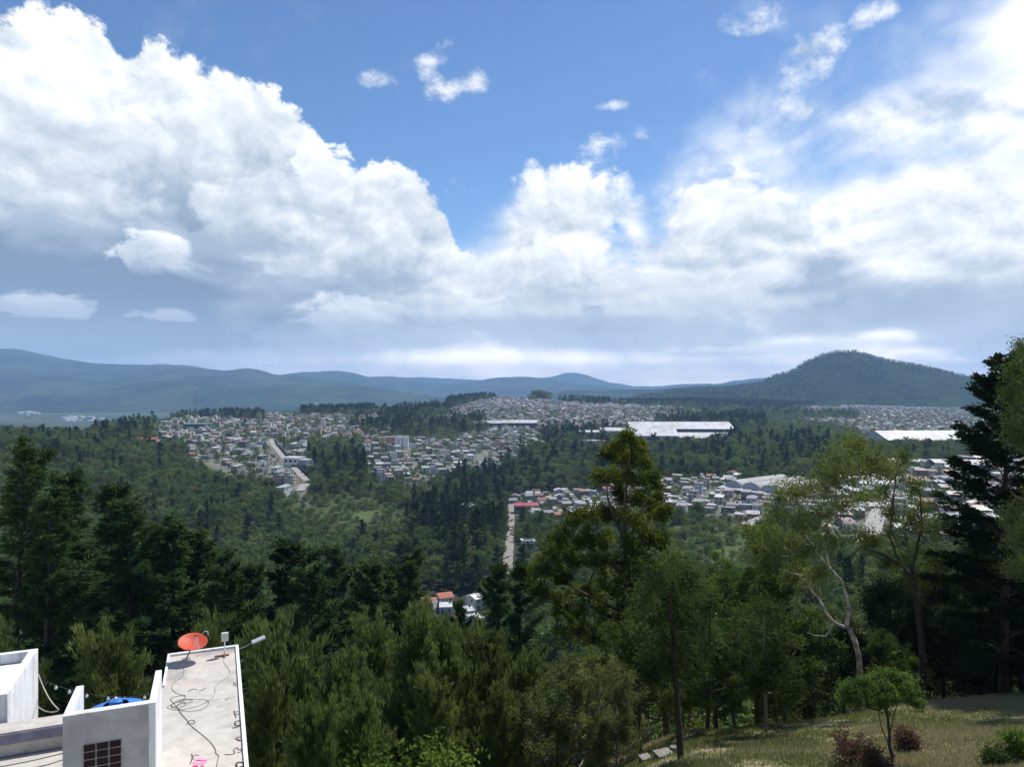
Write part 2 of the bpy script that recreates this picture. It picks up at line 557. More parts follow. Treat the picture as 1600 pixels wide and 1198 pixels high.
def _blur(a, axis, r):
    k = np.hanning(2 * r + 3)[1:-1]
    k /= k.sum()
    pad = [(0, 0), (0, 0)]
    pad[axis] = (r, r)
    b = np.pad(a, pad, mode='edge')
    return np.apply_along_axis(lambda v: np.convolve(v, k, 'valid'), axis, b)


HZ = _blur(_blur(HZ, 0, 16), 1, 9)
_S, _L = np.meshgrid(_s, _l, indexing='ij')
_D = np.exp(_L)
_X = _S * _D
HZ += vnoise(_X, _D, 1 / 60.0, 1, 4) * np.clip((_D - 70) / 300, 0, 1) * 2.6
HZ += vnoise(_X, _D, 1 / 9.0, 2, 3) * np.clip(_D / 60, 0.2, 1) * 0.28 * np.clip(1.6 - _D / 400, 0, 1)
HZ += 13 * np.exp(-((_X + 36) ** 2 + ((_D - 385) / 1.3) ** 2) / 46 ** 2)      # a knoll under the tall dark trees
HZ += vnoise(_X, _D, 1 / 1500.0, 3, 4) * np.clip((_D - 3500) / 3000, 0, 1) * 16


def ground_z(x, y):
    """ground height (arrays welcome)"""
    x, y = np.asarray(x, float), np.asarray(y, float)
    d = np.maximum(y, 3.01)
    a = (x / d - S_LO) / (S_HI - S_LO) * (NS - 1)
    b = (np.log(d) - L_LO) / (L_HI - L_LO) * (NL - 1)
    a = np.clip(a, 0, NS - 1.001)
    b = np.clip(b, 0, NL - 1.001)
    i, j = a.astype(int), b.astype(int)
    fa, fb = a - i, b - j
    return (HZ[i, j] * (1 - fa) + HZ[i + 1, j] * fa) * (1 - fb) + (HZ[i, j + 1] * (1 - fa) + HZ[i + 1, j + 1] * fa) * fb


def gz(x, y): return float(ground_z(x, y))


def hit(px, py, dmin=60.0, dmax=9000.0):
    """where the sight line through a photo pixel meets the ground"""
    d = np.exp(np.linspace(math.log(dmin), math.log(dmax), 3000))
    x = (px - CX) / F * d
    below = ground_z(x, d) >= -(py - CY) / F * d
    k = int(np.argmax(below))
    if not below[k]:
        return None
    return float(x[k]), float(d[k]), gz(x[k], d[k])


def in_poly(px, py, poly):
    px, py = np.asarray(px, float), np.asarray(py, float)
    if px.ndim:
        a, b = vnoise(px, py * 3.0, 1 / 34.0, 61, 3), vnoise(px, py * 3.0, 1 / 30.0, 67, 3)
        px, py = px + a * 17, py + b * 6
    r = np.zeros(px.shape, bool)
    n = len(poly)
    for i in range(n):
        (x0, y0), (x1, y1) = poly[i], poly[(i + 1) % n]
        c = ((y0 > py) != (y1 > py)) & (px < (x1 - x0) * (py - y0) / ((y1 - y0) or 1e-9) + x0)
        r ^= c
    return r


def to_px(x, y, z):
    return CX + F * np.asarray(x) / y, CY - F * np.asarray(z) / y


# land use, as outlines of where the ground shows (photo pixels) with a distance range
TOWN = {
    'hill': ([(690, 646), (722, 626), (800, 619), (862, 627), (960, 632), (1060, 638), (1150, 644), (1190, 652), (1040, 668), (900, 672), (780, 666), (690, 662)], 1150, 3200),
    'left_upper': ([(225, 664), (300, 652), (420, 648), (600, 648), (612, 676), (560, 684), (440, 692), (300, 694), (190, 676)], 760, 2000),
    'left_lower': ([(290, 692), (436, 692), (440, 712), (476, 745), (486, 790), (440, 770), (420, 742), (370, 742), (300, 722)], 480, 1100),
    'left_east': ([(445, 697), (478, 703), (492, 724), (470, 736), (452, 722)], 600, 1200),
    'centre': ([(572, 688), (700, 690), (780, 668), (885, 672), (880, 702), (842, 720), (700, 742), (640, 756), (578, 752)], 640, 1500),
    'lane_end': ([(800, 772), (890, 768), (1010, 762), (1010, 812), (890, 812), (806, 812)], 520, 900),
    'right_mid': ([(1020, 752), (1130, 742), (1190, 762), (1300, 768), (1250, 806), (1180, 812), (1100, 804), (1020, 800)], 430, 900),
    'far_right': ([(1200, 640), (1300, 636), (1560, 640), (1580, 694), (1400, 694), (1330, 670), (1230, 654)], 900, 3400),
    'gully': ([(660, 926), (765, 926), (768, 985), (665, 985)], 235, 350),
    'right_low': ([(1250, 780), (1380, 730), (1640, 716), (1640, 842), (1420, 862), (1300, 858), (1260, 820)], 300, 900),
}
FIELD = [  # lighter grass and scrub
    ([(455, 775), (560, 770), (640, 800), (640, 850), (480, 850), (430, 800)], 250, 700, 0.45),
    ([(318, 726), (340, 722), (372, 738), (372, 752), (330, 744)], 300, 900, 1.0),
    ([(552, 800), (580, 796), (592, 806), (575, 816), (556, 816)], 200, 700, 1.0),
    ([(440, 680), (540, 680), (560, 696), (500, 706), (446, 700)], 700, 1300, 0.55),
    ([(1040, 820), (1170, 818), (1200, 850), (1150, 905), (1040, 890)], 200, 560, 0.75),
    ([(1085, 880), (1140, 850), (1150, 880), (1110, 900)], 200, 560, 1.0),
    ([(730, 712), (780, 706), (800, 712), (740, 722)], 700, 1200, 0.9),
    ([(1100, 655), (1340, 655), (1400, 668), (1330, 690), (1130, 684)], 950, 2200, 0.6),
    ([(1260, 622), (1490, 622), (1490, 640), (1270, 640)], 1800, 4500, 0.6),
    ([(640, 640), (690, 636), (700, 650), (640, 660)], 1000, 2400, 0.4),
    ([(830, 870), (880, 850), (900, 900), (850, 930)], 200, 500, 0.6),
]
WOOD = [  # far stands of trees (D >= 820)
    ([(478, 640), (590, 640), (592, 650), (480, 651)], 1200, 2300, 1.0, 'conifer'),
    ([(236, 644), (338, 638), (345, 652), (240, 657)], 950, 1700, 1.0, 'conifer'),
    ([(352, 650), (402, 650), (402, 657), (352, 657)], 950, 1700, 1.0, 'conifer'),
    ([(600, 642), (690, 634), (704, 622), (770, 616), (782, 621), (716, 632), (700, 648), (600, 664)], 1200, 2600, 1.0, 'conifer'),
    ([(862, 620), (900, 619), (1020, 627), (1030, 634), (960, 631), (862, 625)], 1800, 3000, 1.0, 'conifer'),
    ([(830, 621), (862, 621), (862, 626), (830, 626)], 1800, 2600, 1.0, 'broad'),
    ([(845, 678), (980, 672), (980, 694), (850, 696)], 900, 1600, 1.0, 'conifer'),
    ([(1030, 662), (1100, 654), (1190, 652), (1190, 668), (1040, 672)], 1200, 2400, 1.0, 'conifer'),
    ([(990, 705), (1060, 700), (1110, 690), (1300, 686), (1310, 745), (1130, 742), (1000, 750)], 640, 1150, 1.0, 'mixed'),
    ([(700, 660), (760, 655), (765, 672), (705, 676)], 1000, 1800, 0.8, 'conifer'),
    ([(860, 700), (930, 704), (990, 706), (1010, 752), (900, 758), (800, 770), (790, 720)], 640, 1150, 1.0, 'mixed'),
    ([(960, 632), (1230, 620), (1280, 634), (1240, 644), (1060, 640)], 2300, 4000, 0.9, 'conifer'),
    ([(1000, 646), (1200, 640), (1340, 650), (1340, 660), (1200, 656)], 1700, 3000, 0.35, 'mixed'),
    ([(540, 660), (700, 662), (700, 680), (560, 678)], 900, 1500, 0.45, 'conifer'),
    ([(150, 655), (236, 664), (236, 700), (140, 700)], 700, 1300, 0.8, 'mixed'),
]


def town_mask(px, py, d, grow=0.0):
    r = np.zeros(np.shape(px), bool)
    for poly, a, b in TOWN.values():
        r |= in_poly(px, py, poly) & (d > a) & (d < b)
        if grow:
            r |= in_poly(px, np.asarray(py) - grow, poly) & (d > a) & (d < b)
    return r


def field_mask(px, py, d):
    r = np.zeros(np.shape(px))
    for poly, a, b, k in FIELD:
        r = np.maximum(r, in_poly(px, py, poly) * ((d > a) & (d < b)) * k)
    return r


# ---- ground mesh
_px, _py = to_px(_X, _D, HZ)
_town = town_mask(_px, _py, _D).astype(float) * (_D > 360)
_field = field_mask(_px, _py, _D)
_town = _blur(_blur(_town, 0, 1), 1, 1)
_field = _blur(_blur(_field, 0, 1), 1, 1)
_lawn = np.clip((70 - _D) / 10, 0, 1) * np.clip((_S - 0.02) / 0.1, 0, 1)
_plain = np.clip((_D - 2600) / 1500, 0, 1)
gv = np.stack([_X, _D, HZ], -1).reshape(-1, 3)
ii = np.arange(NS * NL).reshape(NS, NL)
gf = np.stack([ii[:-1, :-1], ii[1:, :-1], ii[1:, 1:], ii[:-1, 1:]], -1).reshape(-1, 4)
# a strip under and behind the viewpoint closes the sheet
nb = len(gv)
back = []
for yb in (0.5, -6, -25, -70):
    back.append(np.stack([_s * 6.0 * (1 + abs(yb) * 0.12), np.full(NS, yb), HZ[:, 0] + (3 - yb) * 0.22 * (yb < 0)], -1))
gv = np.concatenate([gv] + back)
rows = [ii[:, 0]] + [nb + k * NS + np.arange(NS) for k in range(len(back))]
bf = [np.stack([rows[k + 1][:-1], rows[k + 1][1:], rows[k][1:], rows[k][:-1]], -1) for k in range(len(back))]
gf = np.concatenate([gf] + bf)
cov = np.stack([_town, _field, _lawn, _plain], -1).reshape(-1, 4)
cov = np.concatenate([cov, np.tile([0, 0, 0.6, 0], (len(back) * NS, 1))])

m_ground, t, b = material("ground_cover")
pos = geo_pos(t)
ca = t.nodes.new('ShaderNodeAttribute')
ca.attribute_name = 'cover'
c_town, c_field, c_lawn = sep(ca.outputs['Color'])
c_plain = V(ca.outputs['Alpha'])
n_big = fbm(pos, 0.012, 5.0, 0.6, 0.0, '3D')
n_mid = fbm(pos, 0.15, 6.0, 0.62, 0.0, '3D')
n_fin = fbm(pos, 2.2, 8.0, 0.65, 0.0, '3D')
forest = mixc(smooth(n_mid, 0.38, 0.66), (0.028, 0.042, 0.018), (0.055, 0.052, 0.030))
fieldc = mixc(smooth(n_mid, 0.40, 0.64), (0.070, 0.115, 0.032), (0.105, 0.120, 0.050))
townc = mixc(smooth(n_mid, 0.42, 0.62), (0.20, 0.195, 0.18), (0.085, 0.095, 0.055))
dry = mixc(smooth(n_fin, 0.40, 0.66), (0.30, 0.255, 0.165), (0.21, 0.21, 0.10))
grn = mixc(smooth(n_fin, 0.38, 0.66), (0.14, 0.17, 0.055), (0.23, 0.235, 0.10))
n_lawn = fbm(pos, 0.33, 5.0, 0.6, 0.4, '3D')
n_soil = fbm(pos, 0.9, 7.0, 0.68, 0.6, '3D')
lawnc = mixc(smooth(n_lawn, 0.42, 0.54), grn, dry)
lawnc = mixc(smooth(n_soil, 0.56, 0.64) * 0.85, lawnc, (0.20, 0.145, 0.10))
vplain = vor(pos, 0.0022, 2.0, 0.6, dims='3D', out='Color')
pr, pg, pb = sep(vplain)
plainc = mixc(smooth(pr, 0.35, 0.75), (0.045, 0.065, 0.028), (0.085, 0.110, 0.045))
plainc = mixc(smooth(fbm(pos, 0.0011, 8.0, 0.7, 0.0, '3D'), 0.56, 0.66) * 0.8, plainc, (0.50, 0.49, 0.47))
plainc = mixc(smooth(n_big, 0.5, 0.6) * 0.6, plainc, (0.030, 0.045, 0.020))
c = mixc(c_plain, forest, plainc)
c = mixc(c_field, c, fieldc)
c = mixc(c_town, c, townc)
c = mixc(c_lawn, c, lawnc)
t.links.new(c, b.inputs['Base Color'])
b.inputs['Roughness'].default_value = 0.95
b.inputs['Specular IOR Level'].default_value = 0.1
t.links.new(bump(t, n_fin + n_lawn * 1.5, 0.9, 0.25), b.inputs['Normal'])
ground = link('ground', new_mesh('ground', gv, gf, [m_ground], smooth=True, attrs={'cover': ('FLOAT_COLOR', 'POINT', cov)}))
tag(ground, kind='structure')


# ================================================================== mountains
def mountain_mat(name, a, b_, c_, fs=0.004):
    m, t, b = material(name)
    pos = geo_pos(t)
    n1 = fbm(pos, fs, 8.0, 0.62, 0.0, '3D')
    n2 = fbm(pos, fs * 6, 6.0, 0.6, 0.0, '3D')
    x = mixc(smooth(n1, 0.40, 0.60), a, b_)
    x = mixc(smooth(n2, 0.55, 0.70) * 0.7, x, c_)
    t.links.new(x, b.inputs['Base Color'])
    b.inputs['Roughness'].default_value = 1.0
    b.inputs['Specular IOR Level'].default_value = 0.0
    t.links.new(bump(t, n2, 1.0, 6.0), b.inputs['Normal'])
    return m


def base_py(base, D): return CY - base / D * F


def mountain(name, ridge, D, front, rear, base, mat, rough=1.0, seed=0, ns=420, ntt=70, tree=0.0):
    """ridge: outline as photo pixels; the mass has its own distance and depth"""
    px = np.linspace(ridge[0][0], ridge[-1][0], ns)
    ry = np.interp(px, [a for a, q in ridge], [q for a, q in ridge])
    k = np.hanning(13)[1:-1]
    k /= k.sum()
    ry = np.convolve(np.pad(ry, 5, mode='edge'), k, 'valid')
    ry = ry + 4.6 * vnoise(px, px * 0, 1 / 62.0, seed + 30, 6) * (ry < base_py(base, D) - 3)
    s = (px - CX) / F
    zr = -(ry - CY) / F * D
    tt = np.linspace(-1, 1, ntt)
    S, T = np.meshgrid(s, tt, indexing='ij')
    y = D + np.where(T < 0, T * front, T * rear)
    x = S * (D + (y - D) * 0.6)
    prof = np.cos(np.abs(T) * math.pi / 2) ** 1.25
    spur = vnoise(x, y * 0.35, 7.0 / D, seed + 1, 5)
    wob = vnoise(x, y, 26.0 / D, seed + 5, 5)
    H = zr[:, None] - base
    z = base + H * prof + H * rough * (0.46 * spur * (1 - prof ** 4) * np.minimum(1, prof * 3) + 0.10 * wob * (1 - prof ** 8)) - 3 * (prof < 0.05)
    if tree:
        z += np.abs(vnoise(x, y, 1 / 14.0, seed + 9, 2)) * tree * np.minimum(1, prof * 4)
    vv = np.stack([x, y, z], -1).reshape(-1, 3)
    q = np.arange(ns * ntt).reshape(ns, ntt)
    ff = np.stack([q[:-1, :-1], q[1:, :-1], q[1:, 1:], q[:-1, 1:]], -1).reshape(-1, 4)
    o = link(name, new_mesh(name, vv, ff, [mat], smooth=True))
    tag(o, kind='structure')
    return o, (x, y, z, prof)


mm_far = mountain_mat('far_mountain_cover', (0.026, 0.040, 0.020), (0.060, 0.078, 0.036), (0.115, 0.125, 0.062), 0.0016)
mm_hill = mountain_mat('wooded_hill_cover', (0.018, 0.032, 0.012), (0.032, 0.050, 0.018), (0.075, 0.100, 0.036), 0.005)
mountain('mountain_range', [(-700, 500), (-300, 512), (-120, 528), (0, 545), (30, 546), (60, 553), (100, 560), (150, 568), (200, 571), (245, 571), (290, 570), (320, 575), (360, 580), (395, 575), (425, 584), (470, 586), (520, 592), (580, 604), (640, 612)],
         8600, 3200, 2000, -222, mm_far, seed=3)
mountain('mountain_range', [(330, 600), (400, 592), (450, 585), (500, 579), (530, 577), (552, 580), (585, 589), (640, 594), (690, 601), (730, 598), (770, 590), (805, 586), (830, 587), (865, 594), (900, 601), (960, 606), (1010, 610), (1060, 600),
                            (1120, 597), (1170, 594), (1210, 590), (1300, 588), (1500, 592), (1800, 590), (2100, 600)], 11300, 2800, 2000, -222, mm_far, seed=8)
mountain('mountain_range', [(40, 580), (150, 566), (185, 567), (230, 570), (255, 568), (300, 575), (420, 590), (560, 590), (680, 592), (800, 594), (860, 588), (890, 581), (910, 583), (945, 597), (990, 604), (1100, 600), (1300, 604)],
         14500, 2000, 2000, -222, mm_far, seed=14)
mountain('mountain_range', [(-500, 560), (-200, 572), (0, 580), (90, 588), (180, 596), (260, 592), (330, 598), (420, 604), (520, 600), (600, 610), (660, 616), (720, 626)],
         6600, 1500, 1500, -222, mm_far, seed=52)
mountain('mountain_range', [(820, 622), (880, 612), (960, 610), (1040, 606), (1120, 602), (1200, 603), (1290, 608), (1400, 612), (1500, 618)], 6200, 1200, 1500, -180, mm_far, seed=57)
hill, HILL = mountain('wooded_hill', [(960, 640), (1000, 618), (1050, 612), (1100, 608), (1150, 604), (1190, 599), (1210, 590), (1225, 584), (1243, 580), (1258, 570), (1282, 557), (1310, 551), (1335, 552), (1358, 558), (1400, 565), (1440, 572),
                                      (1475, 582), (1520, 596), (1600, 606), (1700, 612), (1850, 640)], 3900, 1000, 1200, -104, mm_hill, seed=21, ns=520, ntt=110, rough=0.8)

# ================================================================== vegetation
def leaf_mat(name, dark, light, accent=None, trans=0.32, hue=0.03, vary=0.28):
    """leaves: colour differs by leaf and tree; clump-wide tone also paints lit and dark clumps"""
    m = bpy.data.materials.new(name)
    m.use_nodes = True
    t = m.node_tree
    t.nodes.clear()
    V.nt = t
    o = t.nodes.new('ShaderNodeOutputMaterial')
    tone = V(attr(t, 'tone'))
    oi = t.nodes.new('ShaderNodeObjectInfo')
    rnd = V(oi.outputs['Random'])
    c = mixc(clamp01(tone * 0.85 + (rnd - 0.5) * 0.55), dark, light)
    if accent:
        c = mixc(smooth(tone, 0.80, 0.97) * 0.8, c, accent)
    h = t.nodes.new('ShaderNodeHueSaturation')
    V.feed(h.inputs['Hue'], 0.5 + (V.math('FRACT', rnd * 7.31) - 0.5) * hue)
    V.feed(h.inputs['Value'], 1.0 - vary * 0.5 + V.math('FRACT', rnd * 3.77) * vary)
    h.inputs['Saturation'].default_value = 0.95
    t.links.new(c, h.inputs['Color'])
    d = t.nodes.new('ShaderNodeBsdfDiffuse')
    t.links.new(h.outputs[0], d.inputs['Color'])
    tr = t.nodes.new('ShaderNodeBsdfTranslucent')
    mul = mixc(0.5, h.outputs[0], (light[0] * 1.3, light[1] * 1.25, light[2] * 0.7))
    t.links.new(mul, tr.inputs['Color'])
    mx = t.nodes.new('ShaderNodeMixShader')
    mx.inputs[0].default_value = trans
    t.links.new(d.outputs[0], mx.inputs[1])
    t.links.new(tr.outputs[0], mx.inputs[2])
    t.links.new(mx.outputs[0], o.inputs['Surface'])
    return m


LM = {
    'cypress': leaf_mat('cypress_leaves', (0.018, 0.040, 0.015), (0.064, 0.104, 0.030), (0.105, 0.135, 0.036), 0.30),
    'casuarina': leaf_mat('casuarina_needles', (0.050, 0.084, 0.029), (0.168, 0.222, 0.067), (0.264, 0.288, 0.096), 0.36),
    'broad': leaf_mat('broad_leaves', (0.026, 0.058, 0.016), (0.098, 0.150, 0.032), (0.165, 0.195, 0.040), 0.36),
    'oak': leaf_mat('yellowish_leaves', (0.036, 0.064, 0.012), (0.140, 0.175, 0.026), (0.24, 0.25, 0.04), 0.40),
    'olive': leaf_mat('olive_leaves', (0.052, 0.076, 0.020), (0.155, 0.200, 0.050), (0.24, 0.26, 0.07), 0.40),
    'grey': leaf_mat('greyish_leaves', (0.075, 0.100, 0.037), (0.225, 0.255, 0.094), (0.30, 0.30, 0.125), 0.38),
    'sapling': leaf_mat('glossy_sapling_leaves', (0.062, 0.115, 0.027), (0.160, 0.225, 0.052), (0.25, 0.31, 0.10), 0.42),
    'mid': leaf_mat('woodland_leaves', (0.044, 0.088, 0.030), (0.200, 0.265, 0.078), (0.255, 0.220, 0.11), 0.28, 0.10, 0.70),
    'midcon': leaf_mat('conifer_leaves', (0.022, 0.044, 0.019), (0.064, 0.098, 0.036), None, 0.25, 0.05, 0.5),
    'red': leaf_mat('reddish_leaves', (0.080, 0.052, 0.040), (0.165, 0.090, 0.068), (0.15, 0.13, 0.06), 0.30),
    'dim': leaf_mat('dim_broad_leaves', (0.025, 0.050, 0.017), (0.085, 0.122, 0.036), (0.14, 0.165, 0.045), 0.34),
    'shade': leaf_mat('shade_dark_leaves', (0.009, 0.020, 0.009), (0.026, 0.042, 0.015), (0.040, 0.050, 0.016), 0.16),  # leaf colour darkened to stand in for shade on the right-hand trees
    'lime': leaf_mat('lime_leaves', (0.070, 0.125, 0.020), (0.150, 0.225, 0.040), (0.22, 0.28, 0.06), 0.46),
}
BARK = {
    'dark': simple_mat('dark_bark', (0.060, 0.050, 0.040), 0.95, 0.2, 2.5, bmp=0.5),
    'brown': simple_mat('brown_bark', (0.105, 0.085, 0.065), 0.95, 0.2, 2.5, bmp=0.5),
    'pale': simple_mat('pale_peeling_bark', (0.50, 0.46, 0.40), 0.8, 0.22, 2.2, bmp=0.3, col2=(0.17, 0.13, 0.10)),
    'grey': simple_mat('grey_twigs', (0.20, 0.185, 0.16), 0.9, 0.15, 3.0),
}


class Veg:
    """collects tapered branches and leaves, then gives two meshes"""

    def __init__(self, seed):
        self.r = np.random.default_rng(seed)
        self.bv, self.bf, self.n = [], [], 0
        self.c, self.a, self.w, self.l, self.b, self.t = [], [], [], [], [], []

    def tube(self, pts, radii, sides=6):
        pts = np.asarray(pts, float)
        d = np.gradient(pts, axis=0)
        d /= np.linalg.norm(d, axis=1)[:, None] + 1e-9
        up = np.where(np.abs(d[:, 2:3]) > 0.9, np.array([[1.0, 0, 0]]), np.array([[0, 0, 1.0]]))
        x = np.cross(d, up)
        x /= np.linalg.norm(x, axis=1)[:, None] + 1e-9
        y = np.cross(d, x)
        an = np.arange(sides) / sides * 2 * math.pi
        ring = np.cos(an)[None, :, None] * x[:, None, :] + np.sin(an)[None, :, None] * y[:, None, :]
        v = pts[:, None, :] + ring * np.asarray(radii, float)[:, None, None]
        k = len(pts)
        q = np.arange(k * sides).reshape(k, sides) + self.n
        nx = np.roll(q, -1, axis=1)
        f = np.stack([q[:-1], nx[:-1], nx[1:], q[1:]], -1).reshape(-1, 4)
        self.bv.append(v.reshape(-1, 3))
        self.bf.append(f)
        self.n += k * sides

    def curve(self, p, d, length, bend=(0, 0, 0), wob=0.1, n=6):
        """a wandering polyline from p along d"""
        p, d = np.array(p, float), np.array(d, float)
        d /= np.linalg.norm(d)
        out = [p.copy()]
        st = length / (n - 1)
        for i in range(n - 1):
            d = d + np.array(bend) / (n - 1) + self.r.normal(0, wob, 3) / math.sqrt(n)
            d /= np.linalg.norm(d)
            p = p + d * st
            out.append(p.copy())
        return np.array(out)

    def leaves(self, c, axis, length, width, tone, side=None):
        """c Nx3 centres, axis Nx3 long direction"""
        n = len(c)
        axis = axis / (np.linalg.norm(axis, axis=1)[:, None] + 1e-9)
        if side is None:
            side = self.r.normal(0, 1, (n, 3))
        s = side - (side * axis).sum(1)[:, None] * axis
        s /= np.linalg.norm(s, axis=1)[:, None] + 1e-9
        self.c.append(np.asarray(c))
        self.a.append(axis)
        self.b.append(s)
        self.l.append(np.broadcast_to(length, n) * self.r.uniform(0.7, 1.3, n))
        self.w.append(np.broadcast_to(width, n) * self.r.uniform(0.75, 1.25, n))
        self.t.append(np.broadcast_to(tone, n))

    def tuft(self, p, d, n, spread, length, width, mode='random', tone=None, along=0.0):
        """n leaves round a twig end p pointing along d"""
        r = self.r
        d = np.asarray(d, float)
        d = d / (np.linalg.norm(d) + 1e-9)
        off = r.normal(0, spread, (n, 3))
        if mode == 'flat':
            off = off * np.array([1.25, 1.25, 0.35])
        c = np.asarray(p)[None] + off - d[None] * (r.uniform(0, 1, n) * along)[:, None]
        if mode == 'random':
            ax = r.normal(0, 1, (n, 3)) + d[None] * 0.5
        elif mode == 'along':
            ax = d[None] + r.normal(0, 0.33, (n, 3))
        elif mode == 'droop':
            ax = d[None] * 0.7 + r.normal(0, 0.35, (n, 3)) + np.array([[0, 0, -0.75]])
        elif mode == 'up':
            ax = d[None] * 0.6 + r.normal(0, 0.28, (n, 3)) + np.array([[0, 0, 0.7]])
        elif mode == 'flat':
            ax = d[None] * 0.5 + r.normal(0, 0.6, (n, 3)) * np.array([[1, 1, 0.22]]) + np.array([[0, 0, -0.12]])
        base = r.uniform(0, 1) if tone is None else tone
        tn = np.clip(base * 0.78 + r.uniform(0, 0.28, n), 0, 1)  # clump share paints lit and dark clumps, the rest varies per leaf
        side = None
        if mode == 'flat':
            side = np.cross(ax, np.array([[0, 0, 1.0]])) + r.normal(0, 0.35, (n, 3))
        self.leaves(c, ax, length, width, tn, side)

    def crown_mesh(self, name, mat):
        c, a, b = np.concatenate(self.c), np.concatenate(self.a), np.concatenate(self.b)
        l, w, t = np.concatenate(self.l)[:, None], np.concatenate(self.w)[:, None], np.concatenate(self.t)
        n = len(c)
        v = np.stack([c - a * l * 0.5, c + b * w * 0.5 - a * l * 0.06, c + a * l * 0.5, c - b * w * 0.5 - a * l * 0.06], 1).reshape(-1, 3)
        f = np.arange(n * 4).reshape(n, 4)
        return new_mesh(name, v, f, [mat], attrs={'tone': ('FLOAT', 'FACE', t)})

    def trunk_mesh(self, name, mat):
        return new_mesh(name, np.concatenate(self.bv), np.concatenate(self.bf), [mat], smooth=True)


def taper(r0, r1, n, p=1.0):
    return r1 + (r0 - r1) * (1 - np.linspace(0, 1, n)) ** p


def at_t(pts, t):
    x = t * (len(pts) - 1)
    i = min(int(x), len(pts) - 2)
    return pts[i] * (1 - x + i) + pts[i + 1] * (x - i), pts[i + 1] - pts[i]


def rot_about(d, axis, ang):
    return np.array(Matrix.Rotation(ang, 3, Vector(axis)) @ Vector(d))


def grow_conifer(seed, H=25.0, nb=90, spread=4.2, low=0.12, droop=-0.5, up=0.25, leaf=(0.42, 0.13), per=9, sub=11, lean=0.02, top_open=1.0, flat=True, irregular=0.3):
    g = Veg(seed)
    r = g.r
    tr = g.curve((0, 0, 0), (r.normal(0, lean), r.normal(0, lean), 1), H, (0, 0, 0.2), 0.02, 14)
    g.tube(tr, taper(H * 0.014, 0.03, 14, 0.8), 8)
    gaps = r.uniform(0, 6.28, 3)
    for i in range(nb):
        f = low + (1 - low) * ((i + r.uniform(-0.4, 0.4)) / nb)
        f = min(max(f, low), 0.985)
        p, _ = at_t(tr, f)
        az = i * 2.39996 + r.normal(0, 0.35)
        q = (1 - f) / (1 - low)
        L = spread * (0.16 + 1.0 * q ** 0.62) * r.uniform(1 - irregular, 1 + irregular) * (0.82 + 0.25 * math.cos(az - gaps[0]))
        if f < 0.3:
            L *= 0.75
        el = up + (1 - q) * 0.85
        d = np.array([math.cos(az) * math.cos(el), math.sin(az) * math.cos(el), math.sin(el)])
        br = g.curve(p, d, L, (0, 0, droop * (0.4 + q)), 0.10, 6)
        g.tube(br, taper(0.025 + 0.012 * L, 0.008, 6), 4)
        ns = max(3, int(sub * (0.35 + L / spread)))
        tone = r.uniform(0.1, 0.9)
        for k in range(ns):
            tt = 0.18 + 0.82 * (k + r.uniform(0, 0.8)) / ns
            pp, dd = at_t(br, min(tt, 0.999))
            dd = dd / np.linalg.norm(dd)
            sl = L * 0.34 * (1.15 - tt) + 0.25
            sd_ = (1 if k % 2 else -1)
            hd = np.cross(dd, (0, 0, 1)) * sd_ * r.uniform(0.5, 1.0) + dd * 0.75 + np.array([0, 0, r.normal(0.02, 0.16)])
            hd /= np.linalg.norm(hd)
            for m in range(3):
                q_ = pp + hd * sl * (m + 0.6) / 3 + np.array([0, 0, -0.06 * m])
                g.tuft(q_, hd, per if m else per // 2 + 1, (0.13 + 0.04 * L / spread) * 1.15, leaf[0], leaf[1], 'flat' if flat else 'droop', tone)
        g.tuft(br[-1], br[-1] - br[-2], per, 0.16, leaf[0], leaf[1], 'along', tone)
    return g


def grow_casuarina(seed, H=13.0, nb=70, spread=2.5, leaf=(0.40, 0.050), per=26):
    g = Veg(seed)
    r = g.r
    ntr = 1 if r.uniform() < 0.6 else 2
    for s in range(ntr):
        h = H * (1 if s == 0 else r.uniform(0.78, 0.95))
        tr = g.curve((0, 0, 0), (r.normal(0, 0.05) + 0.10 * s, r.normal(0, 0.05), 1), h, (0, 0, 0.3), 0.05, 12)
        g.tube(tr, taper(H * 0.010, 0.012, 12, 0.8), 6)
        m = nb // ntr
        for i in range(m):
            f = 0.06 + 0.93 * (i + r.uniform(-0.4, 0.4)) / m
            f = min(max(f, 0.05), 0.985)
            p, _ = at_t(tr, f)
            az = i * 2.39996 + r.normal(0, 0.4)
            q = 1 - f
            L = spread * (0.24 + 0.95 * math.sin(min(1, q * 1.45 + 0.06) * math.pi * 0.5) ** 0.9) * r.uniform(0.65, 1.25)
            if f < 0.25:
                L *= 0.8
            el = r.uniform(0.45, 0.85) + (1 - q) * 0.25
            d = np.array([math.cos(az) * math.cos(el), math.sin(az) * math.cos(el), math.sin(el)])
            br = g.curve(p, d, L, (0, 0, 0.55), 0.14, 6)
            g.tube(br, taper(0.010 + 0.006 * L, 0.004, 6), 3)
            tone = r.uniform(0.05, 0.9)
            ns = 5 + int(3.0 * L)
            for k in range(ns):
                tt = 0.15 + 0.85 * (k + r.uniform(0, 0.9)) / ns
                pp, dd = at_t(br, min(tt, 0.999))
                dd = dd / np.linalg.norm(dd)
                td = dd + r.normal(0, 0.45, 3) + np.array([0, 0, 0.25])
                td /= np.linalg.norm(td)
                tl = 0.5 + 0.5 * r.uniform()
                tw = g.curve(pp, td, tl, (0, 0, 0.3), 0.1, 3)
                g.tube(tw, (0.006, 0.005, 0.003), 3)
                g.tuft(tw[1], td, per // 2, 0.085, leaf[0], leaf[1], 'up', tone)
                g.tuft(tw[2], td, per // 2, 0.075, leaf[0] * 0.9, leaf[1], 'up', tone)
    return g


